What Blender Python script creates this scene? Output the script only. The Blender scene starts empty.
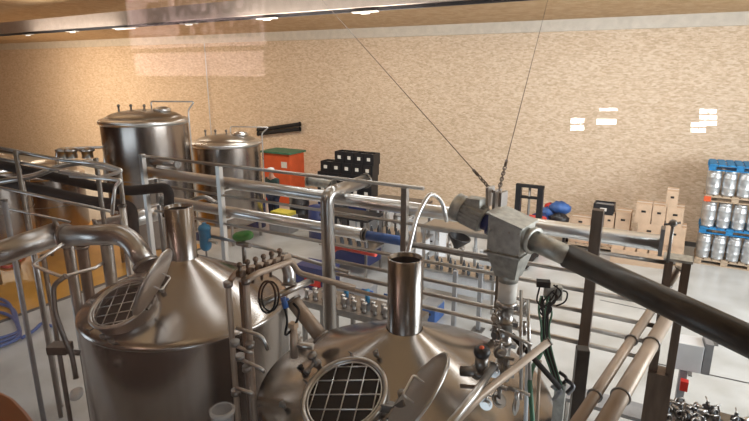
import bpy, math, random
from math import sin, cos, pi, radians, sqrt, atan2
from mathutils import Vector as V, Matrix
random.seed(7)
S = bpy.context.scene
COL = S.collection
# ---------------------------------------------------------------- camera
FPX, PW, PH = 536.0, 749, 421
P_, YAW = radians(14.7), radians(29.6)
CAM = V((0, 0, 4.5))
FW = V((-sin(YAW)*cos(P_), cos(YAW)*cos(P_), -sin(P_)))
RT = V((cos(YAW), sin(YAW), 0)); UP = RT.cross(FW)
def ray(x, y): return FW + RT*((x-PW/2)/FPX) + UP*((PH/2-y)/FPX)
def ad(x, y, d): return CAM + ray(x, y)*d
def ay(x, y, Y): r = ray(x, y); return CAM + r*(Y/r.y)
def az(x, y, z): r = ray(x, y); return CAM + r*((z-4.5)/r.z)
cd = bpy.data.cameras.new('camera'); cam = bpy.data.objects.new('camera', cd); COL.objects.link(cam)
cam.location = CAM; cam.rotation_euler = (pi/2-P_, 0, YAW)
cd.sensor_width = 36; cd.lens = 36*FPX/PW; cd.clip_start = .02; cd.clip_end = 200
S.camera = cam
# ---------------------------------------------------------------- materials
def newmat(n):
    m = bpy.data.materials.new(n); m.use_nodes = True
    return m, m.node_tree, m.node_tree.nodes['Principled BSDF']
def mat(n, col, rough=.5, metal=0, var=.12, scale=6, bump=0, coat=0, stretch=None, alpha=1, trans=0):
    m, t, b = newmat(n); N, L = t.nodes, t.links
    b.inputs['Roughness'].default_value = rough; b.inputs['Metallic'].default_value = metal
    if coat: b.inputs['Coat Weight'].default_value = coat
    if trans: b.inputs['Transmission Weight'].default_value = trans
    b.inputs['Alpha'].default_value = alpha
    tc = N.new('ShaderNodeTexCoord'); mp = N.new('ShaderNodeMapping'); L.new(tc.outputs['Object'], mp.inputs[0])
    if stretch: mp.inputs['Scale'].default_value = stretch
    nz = N.new('ShaderNodeTexNoise'); nz.inputs['Scale'].default_value = scale; nz.inputs['Detail'].default_value = 5
    L.new(mp.outputs[0], nz.inputs['Vector'])
    rp = N.new('ShaderNodeValToRGB'); L.new(nz.outputs['Fac'], rp.inputs[0])
    rp.color_ramp.elements[0].position = .3; rp.color_ramp.elements[1].position = .7
    rp.color_ramp.elements[0].color = [max(0, c*(1-var)) for c in col]+[1]
    rp.color_ramp.elements[1].color = [min(1, c*(1+var)) for c in col]+[1]
    L.new(rp.outputs[0], b.inputs['Base Color'])
    if metal:
        mr = N.new('ShaderNodeMapRange'); L.new(nz.outputs['Fac'], mr.inputs[0])
        mr.inputs['To Min'].default_value = rough*.93; mr.inputs['To Max'].default_value = rough*1.08
        L.new(mr.outputs[0], b.inputs['Roughness'])
    if bump:
        bp = N.new('ShaderNodeBump'); bp.inputs['Strength'].default_value = bump; bp.inputs['Distance'].default_value = .01
        L.new(nz.outputs['Fac'], bp.inputs['Height']); L.new(bp.outputs[0], b.inputs['Normal'])
    return m
M = {}
M['steel'] = mat('brushed_steel', (.50, .48, .46), .30, 1, .04, 5, stretch=(3, 3, .5))
M['tank'] = mat('tank_steel', (.38, .335, .305), .22, 1, .05, 3, stretch=(7, 7, .12))
M['cone'] = mat('satin_steel', (.42, .385, .355), .22, 1, .03, 1.5)
M['bright'] = mat('polished_steel', (.80, .80, .80), .28, 1, .02, 4)
M['dull'] = mat('dull_steel', (.25, .235, .22), .38, 1, .15, 9)
M['rail'] = mat('rail_steel', (.52, .49, .46), .36, 1, .05, 4)
M['flue'] = mat('dark_satin_steel', (.30, .275, .255), .22, 1, .06, 3, stretch=(8, 8, .3))
M['beam'] = mat('beam_paint', (.40, .32, .265), .6, 0, .08)
M['galv'] = mat('galvanised_steel', (.46, .45, .41), .5, .85, .22, 22, bump=.05)
M['black'] = mat('black_rubber', (.012, .011, .011), .8, 0, .3, 8)
M['sleeve'] = mat('dark_sleeve', (.05, .043, .036), .38, .2, .25, 12)
M['plastic_k'] = mat('black_plastic', (.015, .015, .018), .4)
M['blue'] = mat('blue_paint', (.04, .12, .36), .4, 0, .25)
M['teal'] = mat('teal_paint', (.015, .19, .36), .4, 0, .2)
M['navy'] = mat('navy_paint', (.02, .035, .13), .4)
M['palblue'] = mat('pallet_blue', (.02, .22, .50), .65, 0, .25, 14)
M['green'] = mat('green_paint', (.03, .22, .03), .4, 0, .25)
M['dgreen'] = mat('dark_green_plastic', (.06, .17, .10), .5, 0, .2)
M['orange'] = mat('orange_plastic', (.72, .11, .03), .55, 0, .12, 3)
M['red'] = mat('red_plastic', (.65, .03, .02), .45)
M['white'] = mat('white_plastic', (.75, .77, .80), .4, 0, .06)
M['card'] = mat('cardboard', (.60, .43, .30), .85, 0, .1, 5)
M['tape'] = mat('paper_label', (.78, .74, .68), .7, 0, .05)
M['wood'] = mat('pallet_wood', (.50, .38, .27), .8, 0, .25, 12, stretch=(1, 8, 8))
M['tan'] = mat('tan_rail', (.44, .345, .27), .42, .35, .12, 5)
M['brown'] = mat('brown_post', (.15, .11, .085), .42, .75, .2, 6, stretch=(4, 4, .6))
M['grey'] = mat('grey_metal', (.33, .34, .36), .5, .3, .15)
M['trim'] = mat('painted_trim', (.66, .60, .52), .5, 0, .08)
M['skin'] = mat('skin', (.55, .30, .22), .6, 0, .05)
M['cloth'] = mat('dark_green_cloth', (.03, .06, .055), .85, 0, .2)
M['denim'] = mat('dark_denim', (.03, .04, .08), .85)
M['hose_b'] = mat('blue_hose', (.05, .11, .32), .4)
M['hose_r'] = mat('red_hose', (.7, .07, .05), .45)
M['dark'] = mat('interior_shade', (.006, .005, .004), .7, 0)  # near-black colour that paints in the shade inside hatches and flues
M['clear'] = mat('clear_plastic', (.85, .85, .85), .15, 0, .02, alpha=.35)
M['tablewood'] = mat('varnished_wood', (.26, .085, .03), .35, 0, .25, 5, stretch=(1, 6, 1))
M['pink'] = mat('pinkish_vinyl', (.80, .60, .58), .7, 0, .04)
M['ink'] = mat('brown_ink', (.03, .015, .01), .7)
M['keg'] = mat('keg_steel', (.60, .62, .64), .36, .75, .15, 10)
M['brownglass'] = mat('bottle_glass', (.10, .12, .14), .15)
M['darkwall'] = mat('brown_boarding', (.07, .04, .028), .7, 0, .25, 4, stretch=(4, 1, .3))
M['yellow'] = mat('yellow_plastic', (.75, .65, .1), .5)
def osb(n, c1, c2, c3, sc=9):
    m, t, b = newmat(n); N, L = t.nodes, t.links
    b.inputs['Roughness'].default_value = .75
    tc = N.new('ShaderNodeTexCoord')
    acc = None
    for k, (rz, s) in enumerate(((.5, 1), (-.7, 1.25), (1.9, .8))):
        mp = N.new('ShaderNodeMapping'); L.new(tc.outputs['Object'], mp.inputs[0])
        mp.inputs['Rotation'].default_value = (0, rz, 0); mp.inputs['Scale'].default_value = (s*1.0, 1, s*3.0)
        vo = N.new('ShaderNodeTexVoronoi'); vo.inputs['Scale'].default_value = sc; L.new(mp.outputs[0], vo.inputs['Vector'])
        sp = N.new('ShaderNodeSeparateColor'); L.new(vo.outputs['Color'], sp.inputs[0])
        if acc is None: acc = sp.outputs[0]
        else:
            mx = N.new('ShaderNodeMix'); mx.inputs[0].default_value = .5
            L.new(acc, mx.inputs[2]); L.new(sp.outputs[0], mx.inputs[3]); acc = mx.outputs[0]
    nz = N.new('ShaderNodeTexNoise'); nz.inputs['Scale'].default_value = .7; L.new(tc.outputs['Object'], nz.inputs['Vector'])
    mx = N.new('ShaderNodeMix'); mx.inputs[0].default_value = .15; L.new(acc, mx.inputs[2]); L.new(nz.outputs['Fac'], mx.inputs[3])
    rp = N.new('ShaderNodeValToRGB'); L.new(mx.outputs[0], rp.inputs[0])
    e = rp.color_ramp.elements; e[0].position = .2; e[0].color = c1+(1,); e[1].position = .8; e[1].color = c3+(1,)
    q = e.new(.5); q.color = c2+(1,)
    L.new(rp.outputs[0], b.inputs['Base Color'])
    return m
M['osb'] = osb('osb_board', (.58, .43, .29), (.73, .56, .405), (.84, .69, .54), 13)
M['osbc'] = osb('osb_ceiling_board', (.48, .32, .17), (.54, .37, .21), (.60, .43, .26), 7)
def floor_mat():
    m, t, b = newmat('painted_concrete'); N, L = t.nodes, t.links
    tc = N.new('ShaderNodeTexCoord'); sx = N.new('ShaderNodeSeparateXYZ'); L.new(tc.outputs['Object'], sx.inputs[0])
    nz = N.new('ShaderNodeTexNoise'); nz.inputs['Scale'].default_value = 1.3; nz.inputs['Detail'].default_value = 7
    L.new(tc.outputs['Object'], nz.inputs['Vector'])
    rp = N.new('ShaderNodeValToRGB'); L.new(nz.outputs['Fac'], rp.inputs[0])
    rp.color_ramp.elements[0].position = .3; rp.color_ramp.elements[0].color = (.42, .42, .40, 1)
    rp.color_ramp.elements[1].position = .7; rp.color_ramp.elements[1].color = (.62, .635, .635, 1)
    L.new(rp.outputs[0], b.inputs['Base Color']); b.inputs['Roughness'].default_value = .28
    return m
M['floor'] = floor_mat()
M['yfloor'] = mat('yellow_floor_paint', (.66, .33, .03), .3, 0, .15, 2)
M['drain'] = mat('drain_dark', (.12, .12, .12), .5, .4)
def emis(n, col, s):
    m, t, b = newmat(n); b.inputs['Emission Color'].default_value = col+(1,); b.inputs['Emission Strength'].default_value = s
    b.inputs['Base Color'].default_value = (.8, .8, .8, 1); return m
M['lamp'] = emis('lamp_glow', (1, .95, .88), 1.2)
M['window'] = emis('window_glow', (.95, .97, 1), 22)
# ---------------------------------------------------------------- mesh builder
def frame(a):
    a = a.normalized(); u = V((0, 0, 1)) if abs(a.z) < .9 else V((1, 0, 0))
    x = u.cross(a).normalized(); return x, a.cross(x).normalized()
def fillet(pts, rad, n=7):
    pts = [V(p) for p in pts]; out = [pts[0]]
    for i in range(1, len(pts)-1):
        a, b, c = pts[i-1], pts[i], pts[i+1]; u, w = (a-b), (c-b)
        r = min(rad, u.length*.48, w.length*.48); p0, p2 = b+u.normalized()*r, b+w.normalized()*r
        for k in range(n+1):
            t = k/n; out.append(p0*(1-t)**2 + b*2*t*(1-t) + p2*t*t)
    return out + [pts[-1]]
class MB:
    def __init__(s): s.v = []; s.f = []; s.sm = []
    def add(s, vs, fs, smooth=True):
        o = len(s.v); s.v += [V(q) for q in vs]; s.f += [[i+o for i in f] for f in fs]; s.sm += [smooth]*len(fs); return s
    def box(s, c, d, rz=0, mtx=None):
        c = V(c); h = V(d)/2; R = Matrix.Rotation(rz, 3, 'Z')
        vs = [V((x, y, z)) for x in (-h.x, h.x) for y in (-h.y, h.y) for z in (-h.z, h.z)]
        vs = [(mtx @ q if mtx else R @ q)+c for q in vs]
        return s.add(vs, [(0, 1, 3, 2), (4, 6, 7, 5), (0, 4, 5, 1), (2, 3, 7, 6), (0, 2, 6, 4), (1, 5, 7, 3)], False)
    def bar(s, p, q, w, h=None):
        p, q = V(p), V(q); a = q-p; x, y = frame(a); h = h or w
        m = Matrix((x, y, a.normalized())).transposed()
        return s.box((p+q)/2, (w, h, a.length), mtx=m)
    def tube(s, pts, r, fil=0, n=14, cap=True, r2=None):
        pts = [V(p) for p in pts]
        if fil: pts = fillet(pts, fil)
        vs, fs = [], []; x = None
        for i, p in enumerate(pts):
            a = (pts[min(i+1, len(pts)-1)]-pts[max(i-1, 0)]).normalized()
            if x is None: x, y = frame(a)
            else: x = (x - a*x.dot(a)).normalized(); y = a.cross(x)
            rr = r if r2 is None else r+(r2-r)*i/(len(pts)-1)
            vs += [p + (x*cos(2*pi*k/n)+y*sin(2*pi*k/n))*rr for k in range(n)]
        for i in range(len(pts)-1):
            for k in range(n):
                fs.append((i*n+k, i*n+(k+1) % n, (i+1)*n+(k+1) % n, (i+1)*n+k))
        s.add(vs, fs)
        if cap: 
            o = len(s.v)-len(vs); s.f += [[o+k for k in range(n)][::-1], [len(s.v)-n+k for k in range(n)]]; s.sm += [False]*2
        return s
    def lathe(s, prof, base, axis=(0, 0, 1), n=48):
        base = V(base); a = V(axis).normalized(); x, y = frame(a); vs, fs = [], []
        for r, h in prof: vs += [base + a*h + (x*cos(2*pi*k/n)+y*sin(2*pi*k/n))*max(r, 1e-4) for k in range(n)]
        for i in range(len(prof)-1):
            for k in range(n): fs.append((i*n+k, i*n+(k+1) % n, (i+1)*n+(k+1) % n, (i+1)*n+k))
        return s.add(vs, fs)
    def torus(s, c, axis, R, r, n=40, m=10, arc=1):
        x, y = frame(V(axis)); c = V(c); k = n if arc == 1 else int(n*arc)
        pts = [c+(x*cos(2*pi*i/n)+y*sin(2*pi*i/n))*R for i in range(k+1)]
        return s.tube(pts, r, n=m, cap=arc != 1)
    def ball(s, c, r, n=16, sq=(1, 1, 1)):
        c = V(c); vs, fs = [], []; k = n//2
        for i in range(k+1):
            th = pi*i/k
            vs += [c+V((sq[0]*sin(th)*cos(2*pi*j/n), sq[1]*sin(th)*sin(2*pi*j/n), sq[2]*cos(th)))*r for j in range(n)]
        for i in range(k):
            for j in range(n): fs.append((i*n+j, i*n+(j+1) % n, (i+1)*n+(j+1) % n, (i+1)*n+j))
        return s.add(vs, fs)
    def poly(s, pts, ext):
        n = len(pts); ext = V(ext); vs = [V(p) for p in pts]; vs += [p+ext for p in vs]
        fs = [list(range(n))[::-1], [n+i for i in range(n)]]+[(i, (i+1) % n, n+(i+1) % n, n+i) for i in range(n)]
        return s.add(vs, fs, False)
    def build(s, name, m, parent=None, bevel=0):
        me = bpy.data.meshes.new(name)
        if parent is not None: o0 = V(parent['_o'])
        else:
            xs = [q.x for q in s.v]; ys = [q.y for q in s.v]; o0 = V(((min(xs)+max(xs))/2, (min(ys)+max(ys))/2, min(q.z for q in s.v)))
        me.from_pydata([q-o0 for q in s.v], [], s.f)
        me.polygons.foreach_set('use_smooth', s.sm); me.update()
        import bmesh
        bm = bmesh.new(); bm.from_mesh(me); bmesh.ops.recalc_face_normals(bm, faces=bm.faces); bm.to_mesh(me); bm.free()
        me.materials.append(M[m] if isinstance(m, str) else m)
        o = bpy.data.objects.new(name, me); COL.objects.link(o); o['_o'] = list(o0)
        if parent is not None: o.parent = parent
        else: o.location = o0
        if bevel:
            b = o.modifiers.new('b', 'BEVEL'); b.width = bevel; b.segments = 2; b.limit_method = 'ANGLE'
        return o
def thing(name, label, cat, loc, group=None):
    o = bpy.data.objects.new(name, None); COL.objects.link(o); o.location = loc; o['_o'] = list(V(loc)); o.empty_display_size = .1
    return tag(o, label, cat, group)
def tag(o, label=None, cat=None, group=None, kind=None):
    if label: o['label'] = label
    if cat: o['category'] = cat
    if group: o['group'] = group
    if kind: o['kind'] = kind
    return o
def st(name, mb, m, **k): return tag(mb.build(name, m, **k), kind='structure')
def dup(o, delta, label=None, group=None, parent=None):
    c = o.copy(); COL.objects.link(c)
    if parent is None:
        c.location = o.location + V(delta); c['_o'] = list(V(o['_o'])+V(delta))
        if label: c['label'] = label
        if group: c['group'] = group
    else: c.parent = parent
    for ch in CH.get(o.name, []): dup(ch, (0, 0, 0), parent=c)
    return c
CH = {}
def index():
    CH.clear()
    for o in bpy.data.objects:
        if o.parent: CH.setdefault(o.parent.name, []).append(o)
# ================================================================= SETTING
WY, WT = 15.82, 5.62
XL, XR, YB, ZC = -34, 7, -5, 7.4
st('floor', MB().box(((XL+XR)/2, (YB+WY)/2, -.05), (XR-XL, WY-YB, .1)), 'floor')
st('wall_back', MB().box(((XL+XR)/2, WY+.1, ZC/2), (XR-XL, .2, ZC)), 'osb')
st('wall_left', MB().box((XL-.1, (YB+WY)/2, ZC/2), (.2, WY-YB, ZC)), 'osb')
st('wall_right', MB().box((XR+.1, (YB+WY)/2, ZC/2), (.2, WY-YB, ZC)), 'osb')
st('wall_front', MB().box(((XL+XR)/2, YB-.1, ZC/2), (XR-XL, .2, ZC)), 'darkwall')
# ceiling of boards, coming forward from the top of the back wall
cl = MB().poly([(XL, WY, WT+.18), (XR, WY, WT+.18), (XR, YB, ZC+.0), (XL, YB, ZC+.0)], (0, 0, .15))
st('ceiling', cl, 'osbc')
st('trim_1', MB().box(((XL+XR)/2, WY-.06, WT+.06), (XR-XL, .12, .34)), 'trim')
st('baseboard_back', MB().box(((XL+XR)/2, WY-.02, .06), (XR-XL, .04, .12)), 'drain')
# yellow painted floor and drain
ye = az(0, 321, 0).x
st('trim_2', MB().box(((XL+ye)/2, 5, .004), (ye-XL, 9, .008)), 'yfloor')
st('trim_3', MB().box((ye+.05, 5, .006), (.1, 9, .012)), 'drain')
# ---------------------------------------------------------------- ceiling light trunking (upper left)
a = ay(0, 30, 9.2); b = az(435, -5, a.z); dv = (b-a).normalized(); rzb = atan2(dv.y, dv.x); zc = a.z
st('trim_4', MB().box(a+dv*7+V((0, 0, .03)), (32, .3, .30), rzb), 'beam')
st('trim_16', MB().box(a+dv*7+V((0, 0, -.15)), (32, .05, .06), rzb), 'plastic_k')
for k in range(7):
    q = a+dv*(-.6+k*2.3)+V((0, -.05, -.195)); q.z = zc-.20
    t = thing('strip_light', 'slim white lamp under the ceiling beam, %s along the row from the left' % ['first', 'second', 'third', 'fourth', 'fifth', 'sixth', 'seventh'][k], 'ceiling light', q, 'lamps under the ceiling beam')
    MB().box(q+V((0, 0, .01)), (.5 if k != 3 else .9, .09, .02), rzb).build('housing', 'trim', t)
    MB().box(q-V((0, 0, .01)), (.16 if k != 3 else .7, .06, .02), rzb).build('lens', 'lamp', t)
# ================================================================= BREWING TANKS
def conehit(t, x, y):
    r = ray(x, y); best = None; s = 1.0
    while s < 9:
        p = CAM+r*s; q = sqrt((p.x-t['c'][0])**2+(p.y-t['c'][1])**2)
        if q < t['R'] and p.z < t['zr']+(t['R']-q)*t['k']: return p
        s += .004
    return CAM+r*4
def conenorm(t, p):
    d = V((p.x-t['c'][0], p.y-t['c'][1], 0)).normalized(); return (d*t['k']+V((0, 0, 1))).normalized()
def tank(t, label):
    c, R, zr, zn, zt, rn = V(t['c']+(0,)), t['R'], t['zr'], t['zn'], t['zt'], t['rn']
    t['k'] = (zn-zr)/(R-rn)
    T = thing('brew_kettle', label, 'tank', c); t['T'] = T
    MB().lathe([(R-.1, .45), (R, .5), (R, zr-.05)], c, n=80).build('body', 'tank', T)
    MB().lathe([(R, zr-.055), (R+.006, zr-.05), (R+.006, zr-.035), (R-.012, zr-.008), (R-.05, zr+.02), (R*.62, zr+(R-R*.62)*t['k']), (rn+.04, zn-.015), (rn+.008, zn+.01)], c, n=80).build('cone_top', 'cone', T)
    MB().lathe([(rn+.006, zn), (rn, zn+.01), (rn, zt), (rn-.006, zt+.004), (rn-.012, zt), (rn-.012, zn)], c, n=40).build('flue', 'flue', T)
    MB().lathe([(rn-.014, zn), (rn-.014, zt-.03)], c, n=40).build('flue_shade', 'dark', T)  # near-black tube; shade inside the flue put into its colour
    for k in range(4):
        a_ = pi/4+k*pi/2; p = c+V((cos(a_), sin(a_), 0))*(R-.15)
        MB().tube([p, p+V((0, 0, .55))], .05).build('leg', 'steel', T)
    return T
TA = dict(c=(-4.08, 3.39), R=.985, zr=2.30, zn=2.72, zt=3.235, rn=.135)
TB = dict(c=(-1.645, 3.36), R=1.13, zr=2.11, zn=2.585, zt=3.16, rn=.132)
tank(TA, 'large steel brewing vessel with cone top standing on the left, mesh hatch lid open')
tank(TB, 'large steel brewing vessel with round gridded hatch at the bottom centre')
def hatch(t, px, py, R, h, lid_dir, lid_open, grid=4, tilt=0, fling=None, gap=.05, hs=1):
    p = conehit(t, px, py); n = conenorm(t, p); T = t['T']
    if fling: n = V(fling).normalized()
    x = V((0, 0, 1)).cross(n).normalized(); y = n.cross(x)
    base = p-n*.06; H = h+.06
    MB().lathe([(R+.0, 0), (R, H-.02), (R+.022, H-.015), (R+.026, H), (R+.014, H+.01), (R-.004, H+.004), (R-.012, H-.02), (R-.012, 0.0)], base, n, 56).build('hatch_ring', 'steel', T)
    MB().lathe([(.0001, .0), (R-.012, .0)], base+n*.082, n, 40).build('hatch_shade', 'dark', T)  # near-black disc painting shade over the uncut cone
    g = MB(); gc = base+n*(H-.01)
    ca, sa = cos(tilt), sin(tilt); u, w = x*ca+y*sa, y*ca-x*sa
    for k in range(-grid//2, grid//2+1):
        o = (k+.0)*2*R/(grid+1); hl = sqrt(max(0, (R-.02)**2-o*o))
        if hl > .02:
            g.tube([gc+u*o-w*hl, gc+u*o+w*hl], .0045, n=6); g.tube([gc+w*o-u*hl, gc+w*o+u*hl], .0045, n=6)
    g.torus(gc, n, R-.02, .006); g.build('grating', 'bright', T)
    # lid standing open, hinged on lid_dir side
    ld = (x*cos(lid_dir)+y*sin(lid_dir)); hp = base+n*(H+.015)+ld*(R+gap)
    ax = n.cross(ld).normalized()
    Rm = Matrix.Rotation(lid_open, 3, ax)
    ln = Rm @ n; ldv = Rm @ (-ld); lc = hp + ldv*(R+.05)
    lid = MB().lathe([(.0001, .035), (R*.5, .03), (R*.9, .012), (R+.02, 0), (R+.024, -.015), (R+.01, -.018), (R*.9, -.004), (R*.5, .012), (.0001, .016)], lc, ln, 48).build('hatch_lid', 'steel', T)
    k1, k2 = lc+ldv*R*.5+ln*.02, lc-ldv*R*.1+ln*.03
    sd = ln.cross(ldv)*.07; ln = ln*hs
    MB().tube([lc+sd+ln*.02+ldv*R*.2, lc+sd+ln*.1+ldv*R*.2, lc-sd+ln*.1+ldv*R*.2, lc-sd+ln*.02+ldv*R*.2], .007, .02, 8).build('lid_handle', 'bright', lid)
    hg = MB().bar(hp-ax*.07, hp+ax*.07, .028); hg.bar(hp, base+n*(H-.02)+ld*(R), .02, .05).bar(hp, lc-ldv*R*.6+ln*.01, .012, .04); hg.build('hinge', 'dull', T)
    for s_ in (2.0, -2.0, 3.14):
        q = x*cos(lid_dir+s_)+y*sin(lid_dir+s_); b0 = base+n*(H-.03)+q*(R+.015)
        m = MB().tube([b0, b0+q*.06+n*.01], .006, n=8); m.tube([b0+q*.05-n*.02, b0+q*.05+n*.025], .005, n=8); m.tube([b0+q*.05+n*.025-x*.018, b0+q*.05+n*.025+x*.018], .005, n=8)
        m.build('wing_nut_clamp', 'dull', T)
    return p, n
hatch(TA, 127, 310, .27, .10, .2, radians(124), tilt=.5)
hatch(TB, 346, 398, .285, .05, .12, radians(134), tilt=.45, gap=.12, hs=-1)
index()
# small fittings on the cones
def stub(t, px, py, h, r, name='cone_fitting', m='dull', kind=0):
    p = conehit(t, px, py); n = conenorm(t, p); T = t['T']; x, y = frame(n)
    mb = MB().tube([p-n*.02, p+n*h], r, n=12); mb.lathe([(r, h*.45), (r*1.6, h*.47), (r*1.6, h*.6), (r, h*.62)], p, n, 16)
    mb.lathe([(r, h*.92), (r*1.7, h*.94), (r*1.7, h*1.1), (.0001, h*1.12)], p, n, 16)
    if kind == 1: mb.tube([p+n*h-x*.03, p+n*h+x*.03], .006, n=8)
    if kind == 2: mb.tube([p+n*h*.7, p+n*h*.7+x*.1], r*.7, n=10).lathe([(r*1.1, .09), (r*1.1, .12), (.0001, .12)], p+n*h*.7, x, 12)
    mb.build(name, m, T)
stub(TB, 322, 372, .16, .022, 'spray_ball_port', 'dull', 2)
stub(TB, 303, 372, .05, .015, 'port_plug', 'black')
stub(TB, 285, 408, .05, .012, 'wing_nut_clamp', 'dull', 1)
stub(TB, 378, 358, .06, .012, 'wing_nut_clamp', 'dull', 1)
stub(TB, 402, 398, .06, .018, 'sight_port', 'dull', 2)
stub(TB, 392, 412, .07, .02, 'sight_port', 'dull', 2)
stub(TB, 300, 345, .10, .03, 'round_port', 'steel')
stub(TA, 104, 338, .03, .012, 'wing_nut_clamp', 'dull', 1)
stub(TA, 113, 343, .03, .012, 'wing_nut_clamp', 'dull', 1)
stub(TA, 163, 292, .05, .014, 'wing_nut_clamp', 'dull', 1)
# ================================================================= REAR TANKS
def rear(name, label, c, R, zs, dome, rr, cat='tank'):
    c = V(c)
    T = thing(name, label, cat, c)
    MB().lathe([(R*.25, .3), (R*.95, .55), (R, .62), (R, zs-.08)], c, n=64).build('body', 'tank', T)
    MB().lathe([(R, zs-.1), (R+.035, zs-.08), (R+.045, zs-.03), (R+.02, zs+.01), (R-.1, zs+.05), (R-.12, zs+.04)], c, n=64).build('shoulder_ring', 'bright', T)
    prof = [(R-.11, zs+.02)]
    for k in range(1, 9):
        a_ = k/8*pi/2; prof.append(((R-.11)*cos(a_), zs+.02+dome*sin(a_)))
    MB().lathe(prof, c, n=48).build('domed_top', 'dull' if 0 else 'steel', T)
    MB().lathe([(R+.004, 0), (R+.012, .01), (R+.004, .02)], c+V((0, 0, zs*.62)), n=64).build('band', 'dull', T)
    for k in range(4):
        p = c+V((cos(pi/4+k*pi/2), sin(pi/4+k*pi/2), 0))*(R-.12); MB().tube([p, p+V((0, 0, 1.0))], .04).build('leg', 'steel', T)
    if rr:
        u = RT; q = c+V((0, 0, zs+dome*.7))+u*R*.45
        m = MB().lathe([(.16, 0), (.16, .14), (.2, .15), (.2, .19), (.1, .24), (.0001, .25)], q-V((0, 0, .1)), n=24); m.build('manway', 'bright', T)
        MB().tube([q+V((-.35, 0, -.1)), q+V((-.35, 0, .25)), q+u*.75+V((0, 0, .25)), V((c.x+u.x*(R+.08), c.y+u.y*(R+.08), zs+.2)), V((c.x+u.x*(R+.08), c.y+u.y*(R+.08), .6))], .018, .06, 8).build('cleaning_pipe', 'bright', T)
        for dx in (-.5, -.25, .02):
            p = c+u*R*dx*1.2+V((0, 0, zs+dome*.8)); MB().tube([p-V((0, 0, .1)), p+V((0, 0, .14))], .022).ball(p+V((0, 0, .14)), .035).build('relief_valve', 'dull', T)
    return T
def gp(x, y, d): q = ad(x, y, d); return (q.x, q.y, 0), q.z
c, z = gp(144.5, 119, 12.3); rear('fermenting_tank', 'tall steel fermenting tank, the largest at the back, against the board wall', c, .94, z, .2, True)
c, z = gp(226, 141, 14.2); rear('fermenting_tank', 'shorter steel fermenting tank just right of the tallest one', c, .88, z, .16, True)
c, z = gp(48, 172, 13.5); rear('fermenting_tank', 'steel fermenting tank behind the dark insulated pipes at the left', c, .78, z, .3, False)
c, z = gp(-10, 166, 11.5); rear('fermenting_tank', 'steel tank cut off by the left edge of the picture', c, .68, z, .25, False)
# ================================================================= PIPE RACK (runs along X at about Y=4.6)
RY = 4.6
T = thing('pipe_rack', 'long steel railing with horizontal rails behind the two cone topped vessels', 'railing', (-3, RY, 0))
for z, x0, x1, r in ((3.40, -6.1, -2.07, .019), (3.03, -6.0, .05, .017), (2.83, -2.25, .05, .02), (2.67, -6.0, .05, .02), (2.48, -3.1, .05, .02), (2.33, -3.1, .05, .022), (2.18, -3.1, .05, .022)):
    MB().tube([(x0, RY, z), (x1, RY, z)], r, n=12).build('rail', 'rail', T)
for x, z1 in ((-4.74, 3.39), (-2.26, 3.39), (-6.12, 3.43)):
    MB().box((x, RY-.02, z1/2), (.06, .06, z1)).build('post', 'rail', T)
MB().box((-.50, RY-.03, 3.40/2), (.085, .08, 3.40)).build('post', 'brown', T)
MB().box((-1.25, RY-.02, 3.0/2), (.1, .1, 3.0)).build('post', 'dull', T)
for x in (-6.12, -4.74, -2.26, -.5):
    for z in (3.095, 2.73):
        if z > 3 or x < -2: MB().box((x, RY+.07, z-.012), (.05, .2, .02)).build('bracket', 'rail', T)
# end frame
T = thing('end_post', 'broad brown steel post at the right end of the pipe rack', 'post', (.1, RY, 0))
MB().box((.05, RY, 3.06/2+.0), (.06, .1, 3.06)).box((.17, RY, 3.06/2), (.06, .1, 3.06)).build('channel', 'brown', T)
MB().box((.11, RY+.02, 3.075), (.2, .16, .02)).build('top_plate', 'galv', T)
MB().box((.09, RY, 1.05), (.15, .16, 2.1)).build('lower_sleeve', 'brown', T)
MB().box((-.02, RY, 3.2), (.03, .12, .22)).build('end_bracket', 'dull', T)
q = V((.04, RY-.06, 3.25)); MB().tube([q-V((0, 0, .2)), q+V((0, 0, .12))], .012, n=8).ball(q+V((0, 0, .12)), .03).tube([q+V((-.06, 0, .1)), q+V((.05, 0, .13))], .01, n=8).build('clamp', 'dull', T)
def pipe(name, label, pts, r, m='bright', fil=.12, cat='pipe', flanges=True, n=20, group=None):
    T = thing(name, label, cat, V(pts[0]), group)
    pts = [V(p) for p in pts]
    MB().tube(pts, r, fil, n).build('tube', m, T)
    if flanges:
        for p, q in ((pts[0], pts[1]), (pts[-1], pts[-2])):
            d = (q-p).normalized(); MB().tube([p, p+d*r*.35], r*1.25, n=n).build('flange', 'dull' if m != 'black' else m, T)
    return T
pipe('steel_pipe', 'thick bright steel pipe running along the top of the pipe rack', [(-6.2, RY+.11, 3.165), (-.02, RY+.11, 3.15)], .068, flanges=False)
pipe('steel_pipe', 'second bright steel pipe ending in a blue hose in the middle of the rack', [(-5.95, RY+.10, 2.80), (-2.78, RY+.10, 2.80)], .064)
pipe('suction_hose', 'short deep blue hose coupled to the bright pipe in the middle', [(-2.77, RY+.10, 2.80), (-2.28, RY+.10, 2.80)], .05, 'blue', cat='hose')
pipe('steel_pipe', 'thin dull pipe continuing from the blue hose towards the right', [(-2.27, RY+.1, 2.78), (-1.95, RY+.1, 2.78), (-1.3, RY+.1, 2.77)], .03, 'dull')
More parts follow.
